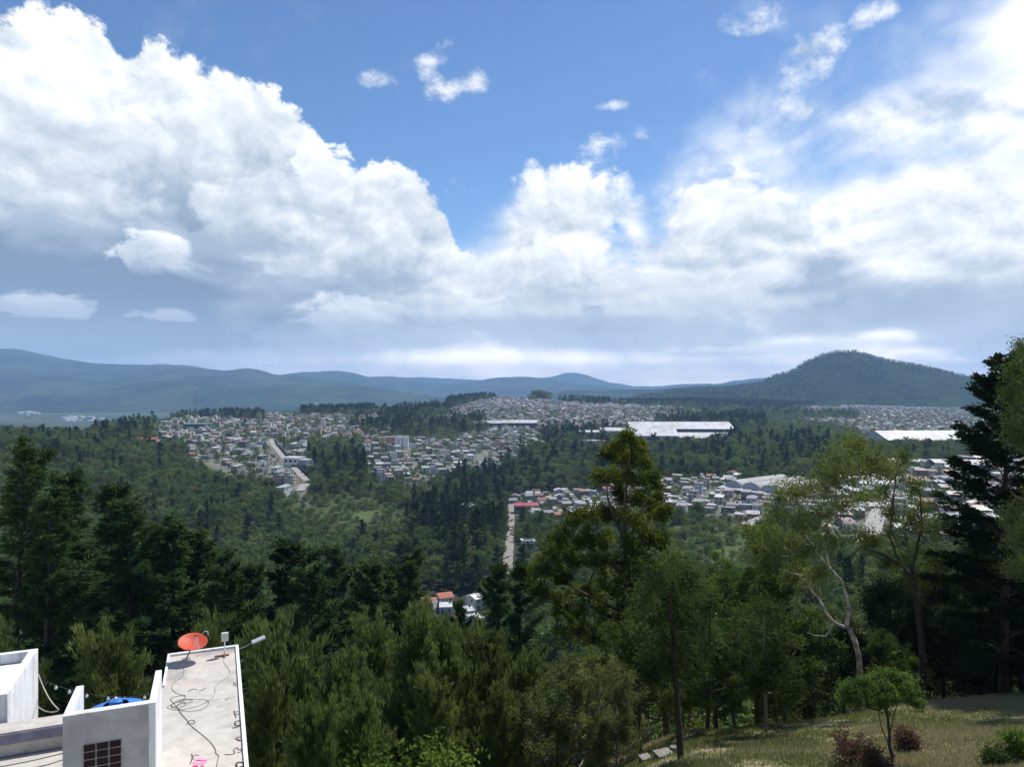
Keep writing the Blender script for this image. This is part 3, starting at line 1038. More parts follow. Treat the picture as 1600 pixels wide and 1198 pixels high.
def grow_broad(seed, H=14.0, crown=(4.5, 5.0), base=0.35, nlimb=16, sub=7, leaf=(0.26, 0.13), per=26, spread=0.42, open_=0.0, twigs=2, mode='random', wander=0.16, trunk=None, bare=0.0, flat_top=0.0, irr=(0.62, 1.15)):
    """a trunk with rising limbs; leaf clumps sit at twig ends through the crown's volume"""
    g = Veg(seed)
    r = g.r
    tr = np.array(trunk, float) if trunk is not None else g.curve((0, 0, 0), (r.normal(0, 0.06), r.normal(0, 0.06), 1), H * 0.88, (r.normal(0, 0.1), r.normal(0, 0.1), 0.1), 0.07, 12)
    if trunk is None or len(tr) > 1:
        g.tube(tr, taper(H * 0.017, 0.03, len(tr), 0.9), 8)
    for i in range(nlimb):
        f = base + (1 - base) * ((i + r.uniform(0, 0.9)) / nlimb)
        p, td = at_t(tr, min(f, 0.995))
        az = i * 2.39996 + r.normal(0, 0.5)
        q = (f - base) / (1 - base)
        rad = crown[0] * (0.50 + 0.62 * math.sin(math.pi * min(1, 0.18 + q * 0.80))) * r.uniform(*irr)
        el = 0.15 + 0.95 * q + r.normal(0, 0.15) - flat_top * q
        d = np.array([math.cos(az) * math.cos(el), math.sin(az) * math.cos(el), math.sin(el)])
        br = g.curve(p, d, rad, (0, 0, 0.35), wander, 8)
        g.tube(br, taper(H * 0.0045 + 0.012 * rad, 0.012, 8), 5)
        for k in range(sub):
            tt = 0.28 + 0.72 * (k + r.uniform(0, 0.9)) / sub
            pp, dd = at_t(br, min(tt, 0.999))
            dd = dd / np.linalg.norm(dd)
            sd_ = dd + r.normal(0, 0.75, 3) + np.array([0, 0, 0.28])
            sd_ /= np.linalg.norm(sd_)
            sl = rad * 0.34 * r.uniform(0.5, 1.2)
            sb = g.curve(pp, sd_, sl, (0, 0, 0.2), wander, 5)
            g.tube(sb, taper(0.012 + 0.006 * rad, 0.006, 5), 4)
            if r.uniform() < bare:
                for m in range(4):
                    w_ = g.curve(sb[2 + m % 3], sd_ + r.normal(0, 0.5, 3), sl * 0.7, (0, 0, 0.2), 0.15, 4)
                    g.tube(w_, (0.012, 0.010, 0.008, 0.005), 3)
                continue
            tone = r.uniform(0.0, 1.0)
            for m in range(twigs + 1):
                if r.uniform() < open_:
                    continue
                a_, ad = at_t(sb, min(0.45 + 0.55 * (m + 0.9) / (twigs + 1), 0.999))
                a_ = a_ + r.normal(0, spread * 0.5, 3)
                g.tuft(a_, ad, per, spread * r.uniform(0.7, 1.2), leaf[0], leaf[1], mode, tone)
    return g


PROTO = {}          # kind -> list of (trunk mesh, crown mesh, height)
WHOLE = {}          # kind -> trunk and crown in one mesh, for the masses of trees


def whole(kind, g, leafm, bark):
    c, a, b = np.concatenate(g.c), np.concatenate(g.a), np.concatenate(g.b)
    l, w, t = np.concatenate(g.l)[:, None], np.concatenate(g.w)[:, None], np.concatenate(g.t)
    n = len(c)
    v = np.stack([c - a * l * 0.5, c + b * w * 0.5, c + a * l * 0.5, c - b * w * 0.5], 1).reshape(-1, 3)
    bv, bf = np.concatenate(g.bv), np.concatenate(g.bf)
    f = np.concatenate([np.arange(n * 4).reshape(n, 4), bf + n * 4])
    mi = np.concatenate([np.zeros(n, int), np.ones(len(bf), int)])
    WHOLE.setdefault(kind, []).append(new_mesh(kind, np.concatenate([v, bv]), f, [LM[leafm], BARK[bark]], mi,
                                               attrs={'tone': ('FLOAT', 'FACE', np.concatenate([t, np.zeros(len(bf))]))}))



def proto(kind, g, leafm, bark):
    z = np.concatenate(g.c)[:, 2].max()
    if kind in ('woodland', 'woodland_conifer', 'far_broad', 'far_conifer', 'shrub'):
        whole(kind, g, leafm, bark)
    PROTO.setdefault(kind, [])
    PROTO[kind].append((g.trunk_mesh(kind + '_trunk', BARK[bark]), g.crown_mesh(kind + '_crown', LM[leafm]), z))


for k in range(4):
    proto('cypress', grow_conifer(100 + k, 25, 74, 4.9 + 0.5 * (k % 2), 0.08, droop=-0.30, up=0.22, leaf=(0.44, 0.14), per=11, sub=12, irregular=0.48), 'cypress', 'dark')
for k in range(4):
    proto('casuarina', grow_casuarina(140 + k, 13, 74, 2.6), 'casuarina', 'dark')
for k in range(3):
    proto('broad', grow_broad(160 + k, 14, (4.8, 5), 0.30, 20, 8, (0.27, 0.14), 36, 0.25, irr=(0.5, 1.3)), 'broad', 'brown')
for k in range(2):
    proto('yellow', grow_broad(170 + k, 14, (4.4, 5), 0.28, 22, 8, (0.26, 0.13), 30, 0.28, 0.1), 'oak', 'brown')
for k in range(2):
    proto('fine', grow_broad(180 + k, 10, (3.0, 3), 0.25, 20, 8, (0.17, 0.075), 50, 0.17, 0.08, irr=(0.5, 1.3)), 'broad', 'brown')
for k in range(2):
    proto('grey', grow_broad(190 + k, 8, (2.7, 3), 0.16, 17, 8, (0.17, 0.075), 40, 0.20, 0.10, bare=0.20, irr=(0.35, 1.35)), 'grey', 'grey')
for k in range(2):
    proto('lime', grow_broad(196 + k, 7, (2.6, 3), 0.15, 18, 7, (0.22, 0.13), 26, 0.34), 'lime', 'brown')
for k in range(2):
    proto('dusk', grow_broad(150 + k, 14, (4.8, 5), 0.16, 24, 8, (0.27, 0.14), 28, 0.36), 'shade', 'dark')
# middle-distance kinds: fewer, larger leaf sprays
for k in range(6):
    proto('woodland', grow_broad(200 + k, 11.5, (5.6, 5), 0.18, 17, 5, (0.55, 0.40), 13, 0.42, twigs=1, flat_top=0.25 if k % 2 else 0.0), 'mid', 'brown')
for k in range(4):
    proto('woodland_conifer', grow_conifer(220 + k, 22, 50, 4.4 + 0.5 * (k % 3), 0.10, droop=-0.3, leaf=(0.85, 0.45), per=4, sub=6, irregular=0.55), 'midcon', 'dark')
for k in range(2):
    proto('far_broad', grow_broad(240 + k, 13, (5.0, 5), 0.15, 10, 3, (1.5, 1.1), 6, 1.0, twigs=0), 'mid', 'brown')
for k in range(2):
    proto('far_conifer', grow_conifer(250 + k, 20, 24, 4.6, 0.12, leaf=(1.7, 1.0), per=2, sub=3, irregular=0.3), 'midcon', 'dark')
for k in range(3):
    proto('shrub', grow_broad(260 + k, 3.2, (1.9, 1.6), 0.05, 12, 5, (0.30, 0.20), 9, 0.34, twigs=1), 'mid', 'brown')

NEAR = []      # outlines of the near trees for the count of what stays visible: (px, py, rx, ry, D, shape)


def tree(kind, x, y, H, name, z=None, rz=None, w=1.0, idx=None, label=None, cat='tree', group=None):
    lst = PROTO[kind]
    i = random.randrange(len(lst)) if idx is None else idx % len(lst)
    tm, cm, h = lst[i]
    s = H / h
    zz = (gz(x, y) - 0.15) if z is None else z
    root = empty(name, (x, y, zz), random.uniform(0, 6.28) if rz is None else rz, (s * w, s * w, s))
    link('trunk', tm, root)
    link('crown', cm, root)
    tag(root, label, cat, group)
    return root


def tree_px(kind, px, top, D, name, **k):
    x = (px - CX) / F * D
    zt = -(top - CY) / F * D
    zb = gz(x, D)
    pb = CY - zb / D * F
    hw = {'cypress': 0.15, 'casuarina': 0.15, 'layered': 0.2}.get(kind, 0.24) * (pb - top) * k.get('w', 1)
    NEAR.append((px, (top + pb) / 2, hw, (pb - top) / 2, D, 'cone' if kind in ('cypress', 'casuarina', 'layered') else 'ball'))
    return tree(kind, x, D, zt - gz(x, D) + 0.15, name, **k)
# ================================================================== near trees, one by one
for (kind, px, top, D, w, label) in [
    ('cypress', 8, 684, 54, 1.0, 'tallest dark cypress at the far left edge, top against the distant ridge'),
    ('cypress', -70, 705, 60, 1.0, 'dark cypress half cut off by the left edge of the view'),
    ('cypress', 66, 770, 52, 1.0, 'dark cypress just right of the tallest one on the left'),
    ('cypress', 120, 728, 60, 1.15, 'broad pointed dark cypress above the white rooftop box'),
    ('cypress', 172, 752, 66, 1.1, 'dark cypress with a ragged flat top, in the middle of the left clump'),
    ('cypress', 205, 775, 56, 1.0, 'dark cypress standing behind the blue water tank'),
    ('cypress', 262, 806, 58, 1.0, 'dark cypress with a tapering top left of the orange dish'),
    ('cypress', 305, 822, 66, 1.1, 'dark cypress rising behind the orange dish'),
    ('cypress', 352, 872, 50, 1.0, 'low dark cypress just right of the orange dish'),
    ('cypress', 395, 880, 62, 1.05, 'dark cypress in the dip between the two left clumps'),
    ('cypress', 436, 838, 70, 1.2, 'rounded dark cypress topping the second clump from the left'),
    ('cypress', 480, 876, 62, 1.1, 'dark cypress filling the middle of the second clump'),
    ('cypress', 521, 848, 82, 0.8, 'slim pointed dark cypress between the second and third clump'),
    ('cypress', 566, 872, 78, 1.15, 'broad dark cypress at the left of the third clump'),
    ('cypress', 604, 884, 84, 1.1, 'dark cypress in the middle of the third clump, spreading top'),
    ('cypress', 638, 850, 76, 0.9, 'pointed dark cypress at the right of the third clump'),
    ('cypress', 715, 934, 70, 0.6, 'small slim dark conifer in front of the red roofed houses'),
    ('cypress', 772, 880, 72, 0.9, 'dark cypress right of the gap with the white houses'),
    ('cypress', 806, 872, 66, 0.9, 'dark cypress touching the left side of the tall yellowish tree'),
    ('casuarina', -10, 962, 31, 1.0, 'feathery green casuarina at the left edge behind the white wall'),
    ('casuarina', 62, 1022, 30, 0.9, 'small feathery casuarina between the white wall and the tank box'),
    ('casuarina', 196, 968, 31, 1.1, 'feathery casuarina behind the tank box, bushy and upright'),
    ('casuarina', 330, 968, 38, 1.0, 'feathery casuarina peeping out behind the orange dish'),
    ('casuarina', 443, 946, 31, 1.15, 'large feathery casuarina beside the rooftop corner, two spires'),
    ('casuarina', 398, 1030, 25, 0.9, 'feathery casuarina brushing the right side of the concrete roof'),
    ('casuarina', 500, 1010, 29, 1.0, 'feathery casuarina right of the large one beside the roof'),
    ('casuarina', 565, 958, 36, 1.0, 'feathery casuarina with a single spire, left of centre'),
    ('casuarina', 622, 936, 33, 1.05, 'tallest feathery casuarina in the middle of the lower row'),
    ('casuarina', 668, 962, 34, 1.0, 'feathery casuarina just right of the tallest in the lower row'),
    ('casuarina', 705, 976, 37, 1.0, 'feathery casuarina below the white houses in the gap'),
    ('casuarina', 590, 1050, 26, 1.0, 'front feathery casuarina at the bottom edge, left of centre'),
    ('casuarina', 690, 1046, 27, 1.0, 'front feathery casuarina at the bottom edge, near the centre'),
    ('casuarina', 784, 970, 36, 1.0, 'feathery casuarina with yellowish top right of the gap'),
    ('casuarina', 815, 1000, 34, 0.9, 'feathery casuarina left of the pale twiggy bushes'),
    ('casuarina', 760, 1062, 28, 0.95, 'front feathery casuarina at the bottom edge beside the pale bushes'),
    ('casuarina', 470, 1090, 23, 0.9, 'low feathery casuarina at the bottom edge right of the roof'),
    ('lime', 560, 1150, 24, 1.0, 'bright green bush at the bottom edge left of centre'),
    ('lime', 680, 1158, 25, 1.2, 'bright green bush at the bottom edge near the centre'),
    ('grey', 905, 1022, 30, 1.0, 'largest pale twiggy tree with bare twigs on top, at the bottom centre'),
    ('grey', 868, 1062, 29, 0.9, 'pale twiggy tree at the left of its pair, lower top'),
    ('grey', 962, 1050, 30, 1.0, 'olive twiggy tree just left of the dark slim trunk'),
    ('grey', 930, 1000, 34, 0.95, 'pale bare-topped tree behind the twiggy pair'),
    ('fine', 1000, 940, 37, 1.1, 'fine leaved dark tree left of the slim trunk'),
    ('yellow', 1045, 842, 54, 1.25, 'yellow green bushy tree right of the tall yellowish tree'),
    ('yellow', 1010, 880, 60, 1.1, 'yellow green tree below the trunk of the tall yellowish tree'),
    ('broad', 1120, 880, 46, 1.1, 'leafy dark green tree left of the bright green field'),
    ('broad', 1185, 860, 50, 1.15, 'leafy tree below the bright green field'),
    ('broad', 1150, 950, 42, 1.1, 'dark leafy tree behind the slim trunk with a pale limb'),
    ('fine', 1105, 950, 39, 1.2, 'fine leaved tree just right of the central slim trunk'),
    ('broad', 1232, 905, 48, 1.1, 'dark leafy tree left of the white-limbed tree'),
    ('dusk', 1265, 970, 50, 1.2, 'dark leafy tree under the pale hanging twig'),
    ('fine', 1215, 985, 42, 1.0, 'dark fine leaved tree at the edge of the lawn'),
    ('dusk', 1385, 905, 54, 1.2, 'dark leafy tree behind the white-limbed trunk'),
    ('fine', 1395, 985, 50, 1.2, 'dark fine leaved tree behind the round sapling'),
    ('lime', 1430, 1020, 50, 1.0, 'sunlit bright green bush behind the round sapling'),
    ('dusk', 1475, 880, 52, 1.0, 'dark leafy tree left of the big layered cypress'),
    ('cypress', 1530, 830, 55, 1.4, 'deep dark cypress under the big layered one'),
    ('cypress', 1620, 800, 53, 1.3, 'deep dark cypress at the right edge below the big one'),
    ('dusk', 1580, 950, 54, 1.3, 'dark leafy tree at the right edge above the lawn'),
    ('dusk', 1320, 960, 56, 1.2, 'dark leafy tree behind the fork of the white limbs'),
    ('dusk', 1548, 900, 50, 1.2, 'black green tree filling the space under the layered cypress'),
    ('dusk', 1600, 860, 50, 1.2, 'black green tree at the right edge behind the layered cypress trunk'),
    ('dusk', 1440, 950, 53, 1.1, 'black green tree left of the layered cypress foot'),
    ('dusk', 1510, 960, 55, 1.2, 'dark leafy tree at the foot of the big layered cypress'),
]:
    kname = {'cypress': 'cypress_tree', 'casuarina': 'casuarina_tree', 'grey': 'twiggy_tree', 'lime': 'bush'}.get(kind, 'leafy_tree')
    tree_px(kind, px, top, D, kname, w=w, label=label, cat='bush' if kind == 'lime' else 'tree')


# ---- trees with a shape of their own: limbs and clumps follow the photograph
def own_tree(name, seed, D, limbs, clumps, leafm, bark, leaf, per, label, depth=1.6, nsub=9, spread=0.26, mode='random', bare=0.0, r0=0.16):
    """limbs: [(photo pixels, radius from, radius to)], the first starts at the foot; clumps: (px, py, radius px)"""
    g = Veg(seed)
    r = g.r
    bx, by = limbs[0][0][0]
    foot = np.array(P(bx, by, D))
    foot[2] = gz(foot[0], D) - 0.1
    nodes = []
    for pts, ra, rb in limbs:
        q = np.array([np.array(P(a, b_, D)) for a, b_ in pts]) - foot
        q[:, 1] += np.cumsum(r.normal(0, 0.12, len(q)))
        if pts is limbs[0][0]:
            q[0] = (0, 0, 0)
        # finer, with a little wander
        k = np.linspace(0, len(q) - 1, len(q) * 3 - 2)
        i = np.minimum(k.astype(int), len(q) - 2)
        f = (k - i)[:, None]
        qq = q[i] * (1 - f) + q[i + 1] * f + r.normal(0, 0.02, (len(k), 3)) * (k > 0)[:, None]
        g.tube(qq, taper(ra, rb, len(qq)), 7)
        nodes += [(p, rb) for p in qq[len(qq) // 3:]]
    for (px, py, R) in sorted(clumps, key=lambda c: -c[1]):
        dd = r.normal(0, depth)
        c = np.array(P(px, py, D + dd)) - foot
        Rm = R / F * D
        near = min(nodes, key=lambda n_: np.linalg.norm(n_[0] - c) + max(0, n_[0][2] - c[2]) * 1.5)
        vec = c - near[0]
        L = np.linalg.norm(vec)
        br = g.curve(near[0], vec / (L + 1e-6) + np.array([0, 0, -0.15]), L, (0, 0, 0.3), 0.10, 6)
        br += (c - br[-1])[None] * np.linspace(0, 1, 6)[:, None]
        g.tube(br, taper(min(0.085, 0.02 + L * 0.014), 0.016, 6), 5)
        nodes += [(p, 0.02) for p in br[3:]]
        NEAR.append((px, py, R * 0.9, R * 0.9, D, 'ball'))
        tone = r.uniform(0.1, 0.9)
        for s in range(nsub):
            d = r.normal(0, 1, 3) * np.array([1, 1, 0.75]) + np.array([0, 0, 0.25])
            d /= np.linalg.norm(d)
            sl = Rm * r.uniform(0.55, 1.15)
            sb = g.curve(br[-1 - (s % 2)], d, sl, (0, 0, 0.1), 0.2, 4)
            g.tube(sb, taper(0.018, 0.006, 4), 4)
            if r.uniform() < bare:
                continue
            for m in (1, 2, 3):
                g.tuft(sb[m], sb[m] - sb[m - 1], per, spread * r.uniform(0.7, 1.25), leaf[0], leaf[1], mode, np.clip(tone + r.normal(0, 0.2), 0, 1))
    root = empty(name, tuple(foot))
    link('trunk', g.trunk_mesh(name + '_trunk', BARK[bark]), root)
    link('crown', g.crown_mesh(name + '_crown', LM[leafm]), root)
    tag(root, label, 'tree')
    return root


own_tree('tall_leafy_tree', 301, 55,
         [([(990, 1120), (982, 1000), (977, 900), (975, 830), (976, 760), (984, 695)], 0.34, 0.06),
          ([(977, 850), (950, 780), (948, 745)], 0.13, 0.04), ([(978, 900), (930, 860), (900, 820)], 0.15, 0.05), ([(977, 860), (1000, 800), (1018, 770)], 0.12, 0.04),
          ([(980, 960), (900, 920), (860, 890)], 0.15, 0.05)],
         [(986, 684, 13), (1002, 697, 14), (965, 698, 13), (953, 712, 15), (980, 716, 20), (1008, 722, 18), (940, 742, 15), (965, 742, 20), (996, 748, 22), (1018, 752, 18),
          (1030, 778, 14), (968, 772, 16), (1000, 782, 20), (925, 798, 22), (955, 806, 18), (1028, 802, 14), (990, 815, 22), (900, 812, 24), (880, 840, 26), (915, 842, 26), (950, 842, 24),
          (1010, 838, 20), (985, 850, 22), (862, 868, 26), (898, 875, 30), (935, 880, 28), (972, 885, 26), (1005, 875, 22), (848, 896, 26), (880, 910, 30), (918, 918, 30), (955, 922, 30),
          (995, 920, 26), (840, 925, 24), (870, 945, 28), (905, 955, 30), (945, 962, 30), (985, 960, 26), (1035, 845, 14), (1040, 800, 10), (890, 985, 28), (930, 995, 28), (970, 990, 26)],
         'oak', 'brown', (0.25, 0.13), 38, 'tall yellowish green tree with a narrow layered top, centre right', depth=1.8, nsub=9, spread=0.22)

own_tree('white_limbed_tree', 302, 44,
         [([(1347, 1050), (1340, 1020), (1328, 992), (1322, 978)], 0.19, 0.14),
          ([(1322, 980), (1304, 972), (1291, 956), (1284, 938), (1268, 922), (1255, 900)], 0.105, 0.04),
          ([(1323, 980), (1327, 955), (1323, 930), (1312, 905), (1294, 884), (1290, 850), (1298, 800), (1312, 745)], 0.12, 0.035),
          ([(1294, 888), (1270, 850), (1240, 815)], 0.07, 0.03), ([(1298, 810), (1330, 770), (1350, 730)], 0.06, 0.03), ([(1291, 850), (1250, 790), (1235, 770)], 0.06, 0.03),
          ([(1304, 973), (1290, 994), (1272, 990), (1256, 985)], 0.045, 0.015)],
         [(1215, 806, 24), (1240, 775, 26), (1268, 765, 26), (1285, 735, 26), (1312, 712, 26), (1342, 700, 24), (1368, 712, 22), (1385, 735, 20), (1352, 738, 24), (1320, 745, 24),
          (1258, 820, 22), (1290, 800, 22), (1318, 790, 24), (1350, 778, 20), (1200, 835, 20), (1182, 856, 18), (1168, 830, 14), (1230, 845, 22), (1262, 862, 20), (1300, 842, 18), (1212, 868, 20),
          (1328, 692, 16), (1245, 895, 18), (1275, 895, 16), (1222, 780, 18), (1300, 760, 22), (1195, 880, 18)],
         'olive', 'pale', (0.20, 0.075), 30, 'open olive green tree with pale white peeling limbs above the lawn', depth=1.7, nsub=9, spread=0.30, mode='droop', bare=0.12)

own_tree('spreading_tree', 303, 47,
         [([(1442, 1075), (1438, 1000), (1430, 940), (1424, 905), (1408, 884), (1375, 864), (1342, 852), (1326, 866)], 0.22, 0.05),
          ([(1424, 905), (1432, 860), (1440, 820), (1436, 770)], 0.11, 0.04), ([(1408, 885), (1395, 840), (1400, 780), (1405, 735)], 0.09, 0.03)],
         [(1402, 738, 20), (1425, 760, 20), (1440, 795, 24), (1455, 830, 24), (1420, 815, 22), (1395, 800, 20), (1440, 865, 24), (1400, 840, 18), (1365, 845, 16), (1468, 872, 20), (1415, 715, 16), (1380, 770, 16),
          (1410, 868, 18), (1450, 900, 22), (1345, 835, 14), (1385, 880, 16), (1425, 905, 20)],
         'olive', 'dark', (0.20, 0.075), 28, 'olive tree with one long dark limb reaching left, beside the big cypress', depth=1.7, nsub=9, spread=0.30, mode='droop', bare=0.12)

own_tree('yellowish_tree', 304, 37,
         [([(1665, 1090), (1655, 900), (1640, 760), (1632, 640), (1625, 560)], 0.26, 0.06), ([(1645, 800), (1600, 780), (1585, 770)], 0.09, 0.03), ([(1634, 670), (1600, 640), (1580, 620)], 0.08, 0.03)],
         [(1597, 545, 12), (1616, 560, 24), (1584, 578, 12), (1602, 604, 22), (1578, 618, 10), (1598, 645, 20), (1582, 668, 10), (1604, 690, 22), (1606, 780, 24), (1582, 800, 14),
          (1598, 835, 22), (1612, 870, 26), (1590, 885, 14), (1624, 620, 28), (1630, 700, 28), (1630, 800, 30)],
         'dim', 'dark', (0.15, 0.06), 36, 'olive green leafy tree cut by the right edge, in front of the big cypress', depth=1.2, nsub=10, spread=0.24)

own_tree('slim_dark_tree', 305, 29,
         [([(1064, 1198), (1060, 1120), (1057, 1060), (1053, 1000), (1050, 940), (1056, 890)], 0.15, 0.04), ([(1056, 1060), (1075, 1020), (1085, 985)], 0.05, 0.02), ([(1054, 1010), (1025, 970), (1015, 940)], 0.05, 0.02)],
         [(1056, 885, 22), (1030, 900, 26), (1082, 905, 26), (1010, 930, 26), (1045, 930, 28), (1085, 940, 28), (1110, 935, 22), (1020, 965, 28), (1060, 970, 30), (1095, 975, 26), (1035, 1000, 28), (1078, 1010, 26), (1000, 990, 24),
          (1108, 1005, 22), (1020, 1030, 22), (1050, 1040, 24), (1090, 1040, 20), (1008, 1052, 18), (1075, 905, 22)],
         'dim', 'dark', (0.16, 0.06), 30, 'dark slim-trunked tree at the bottom centre, beside the concrete lids', depth=0.9, nsub=9, spread=0.22)
own_tree('slim_dark_tree', 306, 36,
         [([(1197, 1148), (1194, 1095), (1190, 1050), (1186, 1010), (1192, 960)], 0.11, 0.03), ([(1187, 1060), (1180, 1040), (1168, 1024), (1156, 1018)], 0.045, 0.015)],
         [(1190, 950, 22), (1168, 970, 24), (1212, 968, 24), (1150, 1000, 22), (1185, 1000, 26), (1220, 1005, 24), (1165, 1035, 22), (1205, 1040, 26), (1232, 1040, 20), (1215, 1070, 20), (1180, 1070, 16), (1240, 1075, 16)],
         'dim', 'grey', (0.16, 0.07), 28, 'slim tree with a greyish trunk and one pale bent limb, at the lawn edge', depth=1.0, nsub=8, spread=0.24)
own_tree('sapling', 307, 22,
         [([(1393, 1182), (1391, 1150), (1389, 1120), (1388, 1085)], 0.06, 0.025), ([(1392, 1168), (1380, 1140), (1372, 1110)], 0.025, 0.01), ([(1391, 1150), (1402, 1115), (1408, 1090)], 0.02, 0.01)],
         [(1390, 1052, 15), (1370, 1060, 17), (1412, 1062, 17), (1345, 1068, 17), (1325, 1078, 14), (1385, 1078, 18), (1425, 1082, 14), (1360, 1088, 17), (1402, 1092, 16), (1338, 1095, 13), (1432, 1098, 9), (1378, 1100, 14), (1320, 1090, 9), (1410, 1075, 15)],
         'sapling', 'dark', (0.085, 0.042), 26, 'small round-topped sapling on the grassy slope', depth=0.45, nsub=9, spread=0.085, r0=0.05)

# the big layered cypress on the right
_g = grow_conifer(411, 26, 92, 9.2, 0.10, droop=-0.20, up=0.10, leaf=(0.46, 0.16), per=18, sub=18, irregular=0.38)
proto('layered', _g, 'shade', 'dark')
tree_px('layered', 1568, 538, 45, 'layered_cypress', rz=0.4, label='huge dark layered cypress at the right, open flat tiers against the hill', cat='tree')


# ---- low shrubs and grass on the lawn
def shrub_own(px, py, D, H, leafm, seed, label, name='shrub', leaf=(0.10, 0.04), R=0.5):
    g = grow_broad(seed, H, (R, R), 0.05, 14, 6, leaf, 16, 0.10, twigs=1, bare=0.15)
    x = (px - CX) / F * D
    z = gz(x, D) - 0.04
    o = empty(name, (x, D, z))
    link('stems', g.trunk_mesh(name + '_stems', BARK['brown']), o)
    link('foliage', g.crown_mesh(name + '_foliage', LM[leafm]), o)
    tag(o, label, 'shrub')


shrub_own(1330, 1178, 22.5, 0.5, 'red', 501, 'reddish brown shrub left of the sapling foot', R=0.75)
shrub_own(1415, 1158, 23.5, 0.42, 'red', 502, 'small rusty shrub right of the sapling foot', R=0.42)
shrub_own(1365, 1190, 21.3, 0.4, 'red', 503, 'low brownish shrub in front of the sapling foot', R=0.4)
shrub_own(1590, 1192, 20.3, 0.55, 'lime', 504, 'bright green weed tuft at the bottom right corner', R=0.45)
shrub_own(1556, 1196, 20.0, 0.22, 'dim', 505, 'dull green weed clump next to the bright green tuft', R=0.3)


def grass_stuff():
    r = np.random.default_rng(77)
    n = 60000
    d = np.exp(r.uniform(math.log(17.5), math.log(46), n))
    s = r.uniform(0.12, 0.76, n)
    x = s * d
    keep = vnoise(x, d, 0.4, 5, 4) * 1.8 + r.normal(0, 0.3, n) > -0.45
    x, d = x[keep], d[keep]
    n = len(x)
    z = ground_z(x, d)
    a = r.uniform(0, 6.28, n)
    k = 4
    vs, fs, tn = [], [], []
    h = r.uniform(0.05, 0.17, n) * (0.7 + 0.6 * np.clip(vnoise(x, d, 0.35, 8, 3) + 0.5, 0, 1.2))
    for j in range(k):
        aa = a + j * 1.7
        lx, ly = np.cos(aa), np.sin(aa)
        ox, oy = r.normal(0, 0.06, n), r.normal(0, 0.06, n)
        w = 0.012 * (d / 20)
        b0 = np.stack([x + ox - ly * w, d + oy + lx * w, z - 0.02], -1)
        b1 = np.stack([x + ox + ly * w, d + oy - lx * w, z - 0.02], -1)
        tp = np.stack([x + ox + lx * h * 0.6, d + oy + ly * h * 0.6, z + h], -1)
        vs.append(np.stack([b0, b1, tp], 1).reshape(-1, 3))
        tn.append(np.clip(0.45 + 1.5 * vnoise(x, d, 0.16, 15, 4) + np.clip((x - 12) / 22, 0, 0.3) + r.normal(0, 0.15, n), 0, 1))
    vs = np.concatenate(vs)
    f = np.arange(len(vs)).reshape(-1, 3)
    m = leaf_mat('grass_blades', (0.12, 0.155, 0.05), (0.25, 0.255, 0.115), (0.40, 0.32, 0.20), 0.35)
    o = link('grass', new_mesh('grass', vs, f, [m], attrs={'tone': ('FLOAT', 'FACE', np.concatenate(tn))}))
    tag(o, 'short rough grass on the sloping lawn', 'grass', kind='stuff')


grass_stuff()

# ================================================================== the woods
BLOCK = []      # (x, y, r) kept free of trees: filled by the buildings below


def scatter(d0, d1, sp, seed):
    """jittered points over the view's wedge"""
    r = np.random.default_rng(seed)
    ys = np.arange(d0, d1, sp)
    xs, yy = [], []
    for y in ys:
        w = 0.80 * y + 12
        x = np.arange(-w, w, sp)
        xs.append(x + r.uniform(-0.46, 0.46, len(x)) * sp + (r.uniform() * sp))
        yy.append(np.full(len(x), y) + r.uniform(-0.46, 0.46, len(x)) * sp)
    return np.concatenate(xs), np.concatenate(yy), r
